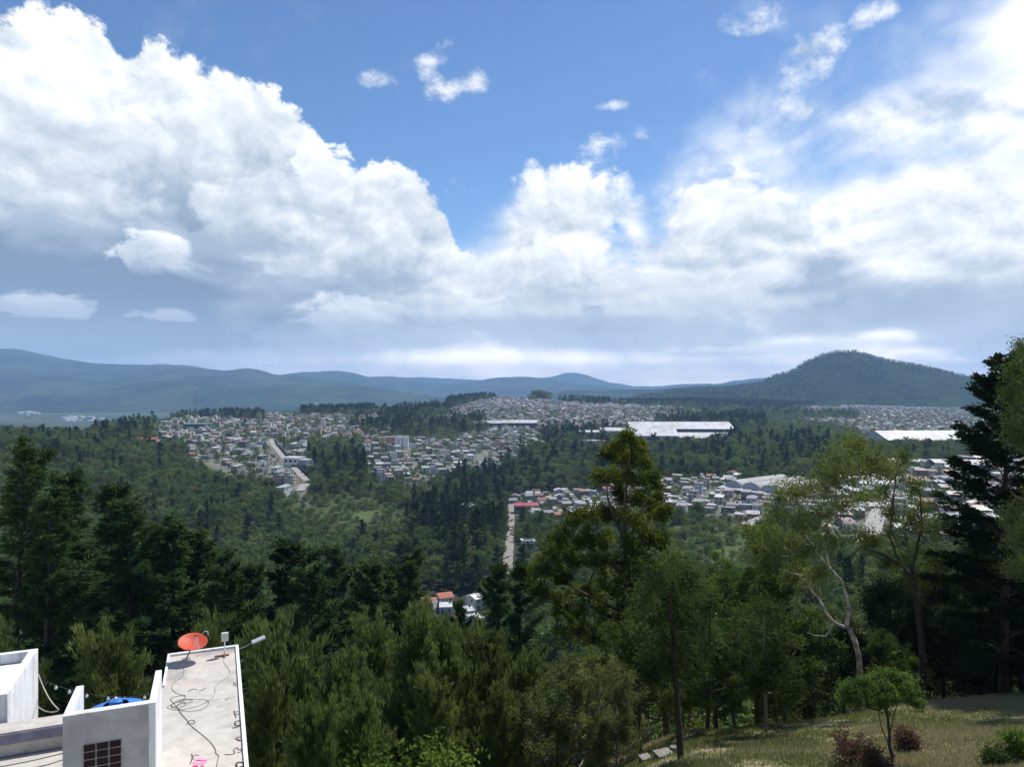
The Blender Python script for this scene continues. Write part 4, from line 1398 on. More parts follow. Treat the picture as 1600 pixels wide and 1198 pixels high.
# ================================================================== building helpers
class MB:
    """collects boxes, prisms and tubes into one mesh"""

    def __init__(self):
        self.v, self.f, self.m, self.n = [], [], [], 0

    def add(self, vs, fs, mi=0):
        self.v += [tuple(p) for p in vs]
        self.f += [tuple(i + self.n for i in f) for f in fs]
        self.m += [mi] * len(fs)
        self.n += len(vs)
        return self

    def box(self, x0, x1, y0, y1, z0, z1, mi=0, top=True, bottom=True):
        vs = [(x0, y0, z0), (x1, y0, z0), (x1, y1, z0), (x0, y1, z0), (x0, y0, z1), (x1, y0, z1), (x1, y1, z1), (x0, y1, z1)]
        fs = [(0, 1, 5, 4), (1, 2, 6, 5), (2, 3, 7, 6), (3, 0, 4, 7)]
        if bottom: fs.append((0, 3, 2, 1))
        if top: fs.append((4, 5, 6, 7))
        return self.add(vs, fs, mi)

    def prism(self, prof, x0, x1, mi=0, axis='x'):
        """profile of (a, z) points extruded along x (a is y) or y (a is x)"""
        n = len(prof)
        if axis == 'x':
            vs = [(x0, a, z) for a, z in prof] + [(x1, a, z) for a, z in prof]
        else:
            vs = [(a, x0, z) for a, z in prof] + [(a, x1, z) for a, z in prof]
        fs = [tuple(range(n))[::-1], tuple(range(n, 2 * n))]
        fs += [(i, (i + 1) % n, n + (i + 1) % n, n + i) for i in range(n)]
        return self.add(vs, fs, mi)

    def tube(self, pts, r, sides=6, mi=0, cap=True):
        g = Veg(1)
        rr = np.broadcast_to(np.asarray(r, float), len(pts))
        g.tube(pts, rr, sides)
        self.add(g.bv[0], [tuple(q) for q in g.bf[0]], mi)
        if cap:
            b = self.n - len(pts) * sides
            self.f += [tuple(range(b, b + sides)), tuple(range(self.n - sides, self.n))[::-1]]
            self.m += [mi, mi]
        return self

    def lathe(self, prof, seg=24, mi=0, c=(0, 0, 0)):
        k = len(prof)
        vs = [(c[0] + r * math.cos(2 * math.pi * s / seg), c[1] + r * math.sin(2 * math.pi * s / seg), c[2] + z) for r, z in prof for s in range(seg)]
        fs = [(i * seg + s, i * seg + (s + 1) % seg, (i + 1) * seg + (s + 1) % seg, (i + 1) * seg + s) for i in range(k - 1) for s in range(seg)]
        return self.add(vs, fs, mi)

    def build(self, name, mats, parent=None, smooth=False, bevel=0.0, loc=(0, 0, 0), rz=0.0):
        me = new_mesh(name, self.v, self.f, mats if isinstance(mats, (list, tuple)) else [mats], self.m, smooth)
        bm = bmesh.new()
        bm.from_mesh(me)
        bmesh.ops.recalc_face_normals(bm, faces=bm.faces)
        bm.to_mesh(me)
        bm.free()
        o = link(name, me, parent, loc, rz)
        if bevel:
            b = o.modifiers.new('bevel', 'BEVEL')
            b.width = bevel
            b.segments = 2
            b.limit_method = 'ANGLE'
        return o


def painted(name, rough=0.85, dirt=0.35, scale=0.8):
    """coat whose colour comes from the object's own colour, with streaks of dirt"""
    m, t, b = material(name)
    oi = t.nodes.new('ShaderNodeObjectInfo')
    pos = geo_pos(t)
    n = fbm(pos, scale, 6.0, 0.65, 0.0, '3D')
    d = mixc(0.55, oi.outputs['Color'], (0.16, 0.15, 0.135))
    t.links.new(mixc(smooth(n, 0.45, 0.75) * dirt * 2, oi.outputs['Color'], d), b.inputs['Base Color'])
    b.inputs['Roughness'].default_value = rough
    return m


M_WALL = painted('house_wall')
M_ROOF = painted('sheet_roof', 0.42, 0.45, 0.5)
M_TILE = painted('tile_roof', 0.8, 0.4, 0.9)
M_GLASS = simple_mat('window_glass', (0.025, 0.030, 0.038), 0.12, 0.1, 1.0, spec=0.6)
M_DOOR = simple_mat('dark_door', (0.085, 0.060, 0.045), 0.6, 0.1)
M_CONC = simple_mat('bare_concrete', (0.34, 0.33, 0.31), 0.9, 0.18, 0.8, coords='Object')
M_STEEL = simple_mat('grey_steel', (0.30, 0.31, 0.33), 0.5, 0.1, 4.0, metallic=0.4)
m, t, b = material('white_sheet_roof')
_x, _y, _z = sep(tcoord(t))
_r = fbm(xyz(_x * 0.45, _y * 0.02, 0.0), 1.0, 4.0, 0.7, 0.0, '3D')
_b = fbm(tcoord(t), 0.05, 6.0, 0.6, 0.0, '3D')
_c = mixc(smooth(_r, 0.40, 0.62), (0.56, 0.565, 0.57), (0.40, 0.405, 0.41))
_c = mixc(smooth(_b, 0.46, 0.62) * 0.7, _c, (0.34, 0.32, 0.30))
t.links.new(_c, b.inputs['Base Color'])
b.inputs['Roughness'].default_value = 0.5
M_WHITEROOF = m
M_GREYROOF = simple_mat('weathered_sheet_roof', (0.36, 0.36, 0.35), 0.5, 0.16, 0.25)
M_WHITEWALL = simple_mat('white_wall', (0.72, 0.73, 0.74), 0.85, 0.06, 0.4)
M_BLUEWALL = simple_mat('pale_blue_wall', (0.34, 0.39, 0.46), 0.85, 0.1, 0.4)
M_DARKWALL = simple_mat('dark_wall', (0.10, 0.10, 0.105), 0.9, 0.1, 0.4)
M_ASPH = simple_mat('asphalt', (0.20, 0.195, 0.185), 0.95, 0.16, 0.35)
M_PALE = simple_mat('pale_paving', (0.36, 0.345, 0.315), 0.95, 0.14, 0.3)


# ================================================================== roads: sheets a little above the ground
def road(name, pts, w0, w1, mat, lift=0.25, n=60):
    q = [hit(a, b) if len((a, b)) == 2 else None for a, b in pts]
    xy = np.array([(h[0], h[1]) for h in q])
    k = np.linspace(0, len(xy) - 1, n)
    i = np.minimum(k.astype(int), len(xy) - 2)
    f = (k - i)[:, None]
    c = xy[i] * (1 - f) + xy[i + 1] * f
    d = np.gradient(c, axis=0)
    d /= np.linalg.norm(d, axis=1)[:, None]
    nrm = np.stack([-d[:, 1], d[:, 0]], -1)
    w = np.linspace(w0, w1, n)[:, None] * 0.5
    rows = []
    for s in (-1, -0.5, 0, 0.5, 1):
        p = c + nrm * w * s
        rows.append(np.stack([p[:, 0], p[:, 1], ground_z(p[:, 0], p[:, 1]) + lift], -1))
    v = np.stack(rows, 1)
    z = v[:, :, 2].max(1, keepdims=True)
    v[:, :, 2] = z
    ids = np.arange(n * 5).reshape(n, 5)
    ff = np.stack([ids[:-1, :-1], ids[1:, :-1], ids[1:, 1:], ids[:-1, 1:]], -1).reshape(-1, 4)
    o = link(name, new_mesh(name, v.reshape(-1, 3), ff, [mat], smooth=True))
    tag(o, kind='structure')
    ROADS.append((c, float(max(w0, w1)) * 0.5))
    return c


ROADS = []
lane = road('road', [(793, 900), (794, 880), (797, 845), (799, 820), (800, 800), (799, 788)], 5.2, 5.6, simple_mat('worn_lane', (0.30, 0.28, 0.245), 0.95, 0.16, 0.4))
lroad = road('road', [(480, 752), (464, 736), (446, 718), (434, 704), (426, 694), (423, 686)], 6.0, 5.0, M_PALE, 0.35)
road('road', [(880, 712), (840, 716), (800, 722), (770, 728)], 8, 8, M_PALE, 0.5)
road('pavement', [(1168, 822), (1184, 817), (1200, 812)], 12, 14, M_PALE, 0.3, 20)
road('pavement', [(468, 768), (473, 762), (478, 757)], 7, 8, M_PALE, 0.4, 20)
road('road', [(1350, 862), (1362, 830), (1376, 796), (1390, 766)], 9, 9, M_PALE, 0.4)


# ================================================================== the houses of the town
WALLS = [('white', (0.62, 0.62, 0.61)), ('cream', (0.52, 0.48, 0.41)), ('grey block', (0.34, 0.335, 0.32)), ('pale blue', (0.42, 0.48, 0.55)),
         ('pink', (0.46, 0.34, 0.31)), ('brick red', (0.25, 0.155, 0.125)), ('pale green', (0.36, 0.40, 0.34)), ('ochre', (0.41, 0.33, 0.21)), ('dark grey', (0.17, 0.17, 0.18))]
WALLW = [0.20, 0.15, 0.30, 0.05, 0.08, 0.07, 0.04, 0.03, 0.08]
ROOFS = [('pale sheet', (0.40, 0.405, 0.41)), ('grey sheet', (0.25, 0.25, 0.255)), ('rusty sheet', (0.20, 0.135, 0.10)), ('white', (0.58, 0.58, 0.57)), ('red tile', (0.27, 0.11, 0.08)), ('bare concrete', (0.30, 0.29, 0.27))]
ROOFW = [0.20, 0.28, 0.14, 0.10, 0.05, 0.23]


def house_proto(k):
    """k: 0 one storey, 1 two storeys, 2 three storeys with a terrace, 3 gabled, 4 two storeys gabled -> list of (part, mesh)"""
    w, d = ((7.5, 9.5), (7.5, 10), (7, 9), (8, 10), (7.5, 9))[k]
    st = (1, 2, 3, 1, 2)[k]
    h = 0.3 + 2.75 * st
    parts = []
    bm = MB()
    bm.box(-w / 2, w / 2, -d / 2, d / 2, -2.5, h, 0, top=False, bottom=False)
    if k in (0, 1):
        for (a, b_, c, e) in ((-w / 2, w / 2, -d / 2, -d / 2 + 0.16), (-w / 2, w / 2, d / 2 - 0.16, d / 2), (-w / 2, -w / 2 + 0.16, -d / 2 + 0.162, d / 2 - 0.162), (w / 2 - 0.16, w / 2, -d / 2 + 0.162, d / 2 - 0.162)):
            bm.box(a, b_, c, e, h + 0.003, h + 0.45)
    if k == 2:
        bm.box(-w / 2 + 0.003, w / 2 - 0.003, -0.3, d / 2 - 0.003, h + 0.003, h + 2.3)
    parts.append(('wall', bm.v, bm.f))
    r = MB()
    if k == 0:
        r.box(-w / 2 + 0.17, w / 2 - 0.17, -d / 2 + 0.17, d / 2 - 0.17, h - 0.1, h + 0.12)
        r.box(-w / 2 + 0.6, w / 2 - 1.4, 0.2, d / 2 - 0.5, h + 0.13, h + 0.30)
    elif k == 1:
        r.add([(-w / 2 - 0.3, -d / 2 - 0.5, h + 0.47), (w / 2 + 0.3, -d / 2 - 0.5, h + 0.47), (w / 2 + 0.3, d / 2 + 0.3, h + 1.15), (-w / 2 - 0.3, d / 2 + 0.3, h + 1.15),
               (-w / 2 - 0.3, -d / 2 - 0.5, h + 0.55), (w / 2 + 0.3, -d / 2 - 0.5, h + 0.55), (w / 2 + 0.3, d / 2 + 0.3, h + 1.23), (-w / 2 - 0.3, d / 2 + 0.3, h + 1.23)],
              [(0, 3, 2, 1), (4, 5, 6, 7), (0, 1, 5, 4), (1, 2, 6, 5), (2, 3, 7, 6), (3, 0, 4, 7)])
    elif k == 2:
        r.box(-w / 2 - 0.2, w / 2 + 0.2, -0.7, d / 2 + 0.2, h + 2.304, h + 2.45)
        r.box(-w / 2 + 0.1, w / 2 - 0.1, -d / 2 + 0.1, -0.31, h - 0.1, h + 0.1)
    else:
        o_ = 0.45
        r.prism([(-d / 2 - o_, h - 0.12), (0, h + 1.35), (d / 2 + o_, h - 0.12), (d / 2 + o_, h + 0.0), (0, h + 1.5), (-d / 2 - o_, h + 0.0)], -w / 2 - 0.3, w / 2 + 0.3)
        bm.add([(-w / 2 + 0.01, -d / 2, h), (-w / 2 + 0.01, d / 2, h), (-w / 2 + 0.01, 0, h + 1.32), (w / 2 - 0.01, -d / 2, h), (w / 2 - 0.01, d / 2, h), (w / 2 - 0.01, 0, h + 1.32)], [(0, 1, 2), (3, 5, 4)])
        parts[0] = ('wall', bm.v, bm.f)
    parts.append(('roof', r.v, r.f))
    if k in (0, 2):
        q = MB().lathe([(0.55, 0), (0.55, 1.1), (0.3, 1.35), (0.01, 1.4)], 10, c=(w * 0.28, d * 0.3 if k == 0 else -d * 0.3, h + 0.13))
        parts.append(('roof_tank', q.v, q.f))
    wins = []
    for s in range(st):
        z = 1.1 + 2.75 * s
        xs = (-w * 0.26, w * 0.26) if s or k == 3 else (w * 0.24,)
        for x in xs:
            q = MB().box(x - 0.65, x + 0.65, -d / 2 - 0.035, -d / 2 + 0.02, z, z + 1.15)
            wins.append(('window', q.v, q.f))
    q = MB().box(w / 2 - 0.02, w / 2 + 0.035, -1.9, -0.7, 1.1 + 2.75 * (st - 1), 2.25 + 2.75 * (st - 1))
    wins.append(('window', q.v, q.f))
    q = MB().box(-w / 2 - 0.035, -w / 2 + 0.02, -1.5, -0.3, 1.1 + 2.75 * (st - 1), 2.25 + 2.75 * (st - 1))
    wins.append(('window', q.v, q.f))
    parts += wins
    q = MB().box(-w * 0.26 - 0.5, -w * 0.26 + 0.5, -d / 2 - 0.04, -d / 2 + 0.02, 0.0 if k != 3 else 0.0, 2.1) if k != 3 else MB().box(-0.5, 0.5, -d / 2 - 0.04, -d / 2 + 0.02, 0, 2.1)
    parts.append(('door', q.v, q.f))
    return parts, (w, d, h)


HP = [house_proto(k) for k in range(5)]
HMESH = []
for parts, dim in HP:
    HMESH.append([(nm, new_mesh('house_' + nm, v, f, [{'wall': M_WALL, 'roof': M_ROOF, 'window': M_GLASS, 'door': M_DOOR, 'roof_tank': M_DARKWALL}[nm]])) for nm, v, f in parts])

# candidates on a street grid of each quarter
GRID = {'hill': (0.35, 8.2, 13.0), 'left_upper': (0.12, 9.0, 13.5), 'left_lower': (-0.35, 10.5, 14), 'left_east': (-0.3, 10, 14), 'centre': (0.28, 8.6, 12.5), 'lane_end': (0.10, 9.5, 13),
        'right_mid': (-0.42, 9.2, 12.5), 'far_right': (0.2, 8.4, 12.5), 'gully': (0.5, 12, 13), 'right_low': (-0.25, 9.4, 12.5)}
HOUSES = []
_hr = random.Random(5)


def free(x, y, r):
    for bx, by, br in BLOCK:
        if (x - bx) ** 2 + (y - by) ** 2 < (r + br) ** 2:
            return False
    for c, w in ROADS:
        if np.min((c[:, 0] - x) ** 2 + (c[:, 1] - y) ** 2) < (w + r * 0.8) ** 2:
            return False
    return True


def hides_road(ax, ay, up):
    for qx, qy in ROADPX:
        if np.any((np.abs(qx - ax) < 8) & (ay - qy > -2) & (ay - qy < up)):
            return True
    return False


ROADPX = [to_px(c[:, 0], c[:, 1], ground_z(c[:, 0], c[:, 1])) for c in (lane, lroad)]


def block_px(px, D, r):
    BLOCK.append(((px - CX) / F * D, D, r))


# room for the large buildings (their own code is below)
SHED_AT = [(1148, 655), (1180, 635), (1215, 615)]
for (px, D, r) in [(215, 1150, 26), (920, 1050, 16), (980, 1060, 40), (1030, 1060, 40), (1080, 1060, 40), (1130, 1060, 40), (760, 1260, 30), (800, 1260, 30), (830, 1260, 26), (622, 880, 20),
                   (1138, 575, 14), (1160, 570, 18), (1190, 560, 20), (1220, 556, 20), (1235, 585, 22), (1265, 585, 22), (1210, 590, 20), (1285, 600, 14), (1410, 860, 30), (1440, 860, 30), (1475, 860, 30), (822, 405, 9), (225, 760, 12), (462, 690, 14), (300, 1010, 22)]:
    block_px(px, D, r)

for name, (poly, d0, d1) in TOWN.items():
    th, sx, sy = GRID[name]
    xs, ys = [], []
    for d in np.exp(np.linspace(math.log(d0), math.log(d1), 200)):
        xs += [(min(p[0] for p in poly) - CX) / F * d, (max(p[0] for p in poly) - CX) / F * d]
        ys += [d, d]
    cx_, cy_ = (min(xs) + max(xs)) / 2, (d0 + d1) / 2
    R = max(max(xs) - min(xs), d1 - d0) * 0.75
    n1, n2 = int(R / sx), int(R / sy)
    I, J = np.meshgrid(np.arange(-n1, n1), np.arange(-n2, n2), indexing='ij')
    rr = np.random.default_rng(len(name) * 7 + 3)
    u = I * sx + np.floor(J / 2) * 2.0 + rr.uniform(-0.9, 0.9, I.shape) + np.floor(I / 7) * 4.5
    v = J * sy + np.floor(J / 2) * 5.0 + rr.uniform(-1.2, 1.2, I.shape)
    x = (cx_ + u * math.cos(th) - v * math.sin(th)).ravel()
    y = (cy_ + u * math.sin(th) + v * math.cos(th)).ravel()
    ok = (y > d0) & (y < d1) & (np.abs(x) < y * 0.8)
    x, y = x[ok], y[ok]
    z = ground_z(x, y)
    px, py = to_px(x, y, z)
    ok = in_poly(px, py, poly) & (rr.uniform(0, 1, len(x)) < {'left_lower': 0.48, 'gully': 0.0, 'left_upper': 0.66, 'far_right': 0.80, 'left_east': 0.5, 'hill': 0.80, 'centre': 0.60, 'right_mid': 0.72, 'lane_end': 0.8}.get(name, 0.70)) & (field_mask(px, py, y) < 0.7)
    # sight line to the roof must clear the ground in front
    for xx, yy, zz, ax, ay in zip(x[ok], y[ok], z[ok], px[ok], py[ok]):
        t_ = np.linspace(0.15, 0.985, 60)
        if np.any(ground_z(xx * t_, yy * t_) > (zz + 5.0) * t_):
            continue
        if not free(xx, yy, 5.5) or hides_road(ax, ay, 11):
            continue
        k = _hr.choices(range(5), [0.42, 0.28, 0.06, 0.16, 0.08])[0]
        if yy > 1500 and k == 2: k = 1
        wn, wc = _hr.choices(WALLS, WALLW)[0]
        rn, rc = _hr.choices(ROOFS, ROOFW)[0]
        if k in (0, 2) and rn in ('red tile', 'rusty sheet'):
            rn, rc = ROOFS[5]
        if k in (3, 4) and rn == 'bare concrete':
            rn, rc = ROOFS[4]
        if name == 'gully':
            k = 3 if ax < 715 else 1
            rn, rc = ROOFS[4] if ax < 715 else ROOFS[3]
            wn, wc = WALLS[0]
        j = _hr.uniform(0.86, 1.12)
        HOUSES.append(dict(x=xx, y=yy, z=zz, k=k, wn=wn, wc=tuple(q * j for q in wc), rn=rn, rc=tuple(q * _hr.uniform(0.85, 1.1) for q in rc),
                           rz=th + _hr.choice((0, 0, 0, math.pi / 2)) + _hr.uniform(-0.06, 0.06), s=_hr.uniform(0.72, 1.05) * (0.8 if name == 'gully' else 1), quarter=name, px=ax, py=ay))
# the few roofs in the gap between the near treetops
for (ax, ay, rn, rc, k, rz) in [(694, 938, 'red tile', (0.42, 0.13, 0.08), 3, 0.4), (671, 946, 'rusty sheet', (0.40, 0.20, 0.11), 3, -0.2), (744, 948, 'white', (0.70, 0.70, 0.70), 4, 0.7), (730, 960, 'pale sheet', (0.6, 0.6, 0.6), 0, 0.3),
                                (742, 972, 'pale sheet', (0.62, 0.62, 0.62), 0, 0.5), (697, 954, 'white', (0.66, 0.66, 0.66), 0, 0.1), (738, 1014, 'white', (0.66, 0.66, 0.66), 0, 0.2), (664, 1000, 'white', (0.62, 0.62, 0.62), 0, 0.4),
                                (1112, 972, 'white', (0.66, 0.66, 0.66), 0, 0.2), (1018, 958, 'pale sheet', (0.6, 0.6, 0.6), 0, -0.2)]:
    q = hit(ax, ay, 95)
    if q:
        HOUSES.append(dict(x=q[0], y=q[1], z=q[2], k=k, wn='white', wc=(0.68, 0.68, 0.67), rn=rn, rc=rc, rz=rz, s=0.74 * q[1] / 290, quarter='gully', px=ax, py=ay))
        BLOCK.append((q[0], q[1], 5))
print('houses', len(HOUSES))


# ================================================================== large buildings of the valley
def lp(px, py, D): return P(px, py, D)


def big(name, px, D, rz, label, cat='building', group=None, dz=0.0):
    x = (px - CX) / F * D
    o = empty(name, (x, D, gz(x, D) + dz), rz)
    tag(o, label, cat, group)
    return o


def hall(root, w, d, h, pitch, wall, roofm, nwin=0, x0=0.0, roofname='roof', over=0.6, ridge='x', doors=0):
    """a hall from x0: walls, low gable roof and a band of windows as parts of root"""
    MB().box(x0, x0 + w, 0, d, -4, h, top=False, bottom=False).build('wall', wall, root)
    if ridge == 'x':
        prof = [(-over, h - 0.05), (d / 2, h + pitch), (d + over, h - 0.05), (d + over, h + 0.15), (d / 2, h + pitch + 0.22), (-over, h + 0.15)]
        r = MB().prism(prof, x0 - over, x0 + w + over)
        for xg in (x0 + 0.02, x0 + w - 0.02):
            MB().add([(xg, 0, h), (xg, d, h), (xg, d / 2, h + pitch - 0.05)], [(0, 1, 2)]).build('gable', wall, root)
    else:
        prof = [(x0 - over, h - 0.05), (x0 + w / 2, h + pitch), (x0 + w + over, h - 0.05), (x0 + w + over, h + 0.15), (x0 + w / 2, h + pitch + 0.22), (x0 - over, h + 0.15)]
        r = MB().prism(prof, -over, d + over, axis='y')
        for yg in (0.02, d - 0.02):
            MB().add([(x0, yg, h), (x0 + w, yg, h), (x0 + w / 2, yg, h + pitch - 0.05)], [(0, 1, 2)]).build('gable', wall, root)
    r.build(roofname, roofm, root)
    for i in range(nwin):
        cx = x0 + (i + 0.5) * w / nwin
        MB().box(cx - w / nwin * 0.3, cx + w / nwin * 0.3, -0.06, 0.03, h * 0.45, h * 0.75).build('window', M_GLASS, root)
    for i in range(doors):
        cx = x0 + (i + 0.7) * w / max(doors, 1)
        MB().box(cx - 1.8, cx + 1.8, -0.07, 0.03, 0, 3.6).build('door', M_STEEL, root)


o = big('warehouse', 190, 1150, 0.10, 'large white flat-topped warehouse at the left end of the hilltop town')
hall(o, 44, 26, 11.5, 0.8, M_WHITEWALL, M_WHITEROOF, 0, doors=2)
hall(o, 26, 20, 7.5, 0.8, M_WHITEWALL, M_WHITEROOF, 3, x0=45)

o = big('factory', 905, 1040, -0.06, 'long white-roofed factory halls behind the tall yellowish tree', dz=-2)
hall(o, 30, 40, 15, 1.6, M_BLUEWALL, M_WHITEROOF, 4)
hall(o, 36, 44, 17, 3.5, M_BLUEWALL, M_WHITEROOF, 4, x0=32)
hall(o, 74, 60, 10, 8.5, M_BLUEWALL, M_WHITEROOF, 6, x0=70)
hall(o, 72, 50, 7, 6.5, M_DARKWALL, M_WHITEROOF, 6, x0=146)
o = big('factory', 985, 1140, -0.04, 'rear white-roofed factory hall with dark end wall, beside the green scrub', dz=-2)
hall(o, 165, 70, 13, 9.5, M_DARKWALL, M_WHITEROOF, 6)
o = big('factory_annex', 905, 985, -0.05, 'low bluish annex with a red roof in front of the factory', dz=0)
hall(o, 24, 16, 8, 0.5, M_BLUEWALL, M_WHITEROOF, 3)
hall(o, 30, 16, 7, 1.4, M_BLUEWALL, simple_mat('red_sheet_roof', (0.34, 0.15, 0.11), 0.6, 0.15, 0.3), 3, x0=25)

o = big('long_hall', 738, 1260, 0.02, 'long low dark hall with white roof edge at the foot of the hill town', dz=0)
hall(o, 52, 24, 5.0, 4.0, M_DARKWALL, M_WHITEROOF, 6)
hall(o, 62, 28, 5.5, 4.6, M_DARKWALL, M_WHITEROOF, 6, x0=53)
o = big('long_hall', 640, 1330, 0.05, 'long reddish brown roofed hall among conifers left of the white-edged one', dz=0)
hall(o, 60, 20, 4.5, 3.8, M_DARKWALL, simple_mat('brown_red_roof', (0.15, 0.075, 0.062), 0.8, 0.15, 0.3), 6)

o = big('apartment_block', 602, 880, 0.10, 'white and salmon three storey block in the middle of the town')
MB().box(0, 12, 0, 12, -3, 11.5).build('wall', simple_mat('salmon_wall', (0.52, 0.33, 0.25), 0.85, 0.1, 0.5), o)
MB().box(12.01, 28, -1, 12, -3, 12.5).build('wall', M_WHITEWALL, o)['label'] = 'white half of the block'
for a in range(3):
    for b in range(4):
        x = (2, 7, 15, 20)[b] + 0.5
        y = -1.05 if b > 1 else -0.05
        MB().box(x, x + 1.6, y, y + 0.1, 1.2 + 3.4 * a, 2.6 + 3.4 * a).build('window', M_GLASS, o)
MB().box(-0.3, 28.3, -1.3, 12.3, 12.51, 12.75).build('roof', M_CONC, o)

# arched sheds: three barrel roofs side by side
M_ARCH = simple_mat('ribbed_arch_roof', (0.33, 0.325, 0.31), 0.6, 0.15, 0.15)
sheds = empty('arched_sheds', (0, 0, 0))
tag(sheds, 'three joined sheds with grey barrel roofs, right of the small houses', 'building')
e0 = Vector(((1133 - CX) / F * 582, 582, 0))
e1 = Vector(((1219 - CX) / F * 541, 541, 0))
ax = (e1 - e0) / 3
perp = Vector((-ax.y, ax.x, 0)).normalized()          # into the sheds: to the right and back
sheds.location = (e0.x, e0.y, min(gz(e0.x, e0.y), gz(e1.x, e1.y)) - 0.3)
sheds.rotation_euler = (0, 0, math.atan2(ax.y, ax.x))
W_, L_ = ax.length, 66.0
for i in range(3):
    n = 20
    arc = [(i * W_ + W_ * (1 - math.cos(math.pi * k / n)) / 2, 3.6 + 6.4 * math.sin(math.pi * k / n) ** 0.9) for k in range(n + 1)]
    inner = [(W_ * i + (a - W_ * i - W_ / 2) * 0.985 + W_ / 2, z - 0.25) for a, z in arc]
    MB().prism(arc + inner[::-1], -0.5, L_, axis='y').build('barrel_roof', M_ARCH, sheds)
    fr = MB()
    fr.prism([(i * W_ + 0.1, -5)] + [(a, z - 0.26) for a, z in inner[1:-1]] + [((i + 1) * W_ - 0.1, -5)], 0.0, 0.3, axis='y')
    fr.build('end_wall', M_BLUEWALL, sheds)
    for q in ((0.35, 0.68) if i == 2 else (0.5,)):
        MB().box(i * W_ + W_ * q - 0.9, i * W_ + W_ * q + 0.9, -0.06, 0.02, 3.0, 5.0).build('window', M_GLASS, sheds)
    for k in range(9):
        y = 3 + k * 6.6
        rib = [(a, z + 0.02) for a, z in arc[3:-3]] + [(a, z + 0.10) for a, z in arc[3:-3]][::-1]
        MB().prism(rib, y, y + 1.1, axis='y').build('skylight', M_WHITEROOF, sheds)
MB().box(3 * W_ - 0.3, 3 * W_, 0.31, L_, -5, 3.7).build('side_wall', M_BLUEWALL, sheds)
canopy = empty('canopy', (0, 0, 0))
tag(canopy, 'long white canopy roof in front of the arched sheds', 'canopy')
canopy.location = sheds.location
canopy.rotation_euler = sheds.rotation_euler
MB().prism([(-7.5, 3.6), (-0.6, 4.6), (-0.6, 4.8), (-7.5, 3.8)], -2, 3 * W_ + 4).build('roof', M_WHITEROOF, canopy)
for k in range(8):
    MB().tube([(-1 + k * (3 * W_ + 2) / 7, -7.2, -4), (-1 + k * (3 * W_ + 2) / 7, -7.2, 3.62)], 0.12).build('post', M_STEEL, canopy)

o = big('industrial_hall', 1388, 850, 0.03, 'large white-roofed industrial hall behind the right cypress')
hall(o, 100, 60, 7, 9.5, M_BLUEWALL, M_WHITEROOF, 6)
hall(o, 48, 40, 8, 4.5, simple_mat('pale_grey_gable', (0.50, 0.53, 0.54), 0.7, 0.08, 0.3), M_WHITEROOF, 0, x0=101, ridge='y')
o = big('industrial_hall', 1465, 600, -0.15, 'white curved-roof hall seen low through the right cypress')
hall(o, 42, 26, 6.5, 2.8, M_DARKWALL, M_WHITEROOF, 4)
o = big('white_house', 1478, 560, -0.1, 'small building with a salmon roof low behind the right cypress')
hall(o, 12, 10, 5, 1.2, M_WHITEWALL, simple_mat('salmon_roof', (0.55, 0.30, 0.23), 0.7, 0.1, 0.4), 2)
for (px, D, rz, w, label) in [(1300, 560, -0.2, 40, 'long white shed roof seen through the white-limbed tree, left one'), (1345, 520, -0.2, 44, 'long white shed roof seen through the white-limbed tree, right one'),
                              (1390, 640, -0.15, 46, 'white shed roof between the olive tree and the cypress'), (1310, 440, -0.3, 34, 'nearest white shed roof low behind the olive tree')]:
    o = big('shed', px, D, rz, label, group='white shed roofs behind the right trees')
    hall(o, w, 16, 5.0, 1.6, M_WHITEWALL, M_WHITEROOF, 4)

o = big('sports_court', 286, 1000, 0.1, 'green roofed court in the upper left town')
hall(o, 36, 22, 8, 1.0, simple_mat('dark_green_cladding', (0.05, 0.13, 0.10), 0.7, 0.1, 0.4), simple_mat('green_sheet_roof', (0.09, 0.20, 0.16), 0.5, 0.1, 0.4), 0, doors=1)
o = big('long_house', 208, 760, 0.05, 'long house with an orange red roof among the trees on the left')
hall(o, 24, 9, 4.2, 1.8, simple_mat('rose_wall', (0.45, 0.30, 0.30), 0.9, 0.1, 0.5), simple_mat('orange_red_roof', (0.42, 0.13, 0.08), 0.8, 0.2, 0.6), 5, doors=1)
o = big('white_house', 443, 690, -0.35, 'white stepped building with green base right of the straight road')
hall(o, 16, 14, 8, 0.3, M_WHITEWALL, M_WHITEROOF, 3)
MB().box(16.01, 26, 1, 12, -3, 6.2).build('wall', M_BLUEWALL, o)
MB().box(16.0, 26.2, 0.8, 12.2, 6.21, 6.4).build('roof', M_WHITEROOF, o)
MB().box(9, 26, -0.6, -0.2, -3, 1.6).build('fence_panel', simple_mat('green_panels', (0.06, 0.20, 0.12), 0.7), o)
o = big('white_house', 816, 400, 0.12, 'small pale two storey house with flat roof right of the lane')
hall(o, 7.0, 6.5, 5.4, 0.25, M_WHITEWALL, M_WHITEROOF, 3, doors=1, over=0.5)
o = big('white_house', 716, 560, 0.25, 'pale green-roofed house almost hidden in the woods left of the lane', dz=2)
hall(o, 16, 9, 5, 2.4, M_WHITEWALL, simple_mat('pale_green_roof', (0.45, 0.52, 0.46), 0.5, 0.1, 0.4), 4, doors=1)
o = big('red_roof_house', 804, 600, 0.05, 'house with a bright crimson sheet roof at the end of the lane')
hall(o, 20, 11, 6.5, 1.6, simple_mat('grey_wall', (0.30, 0.29, 0.28), 0.9, 0.1, 0.5), simple_mat('crimson_sheet_roof', (0.40, 0.07, 0.085), 0.5, 0.12, 0.4), 3, doors=1)
BLOCK.append(((812 - CX) / F * 605, 605, 12))

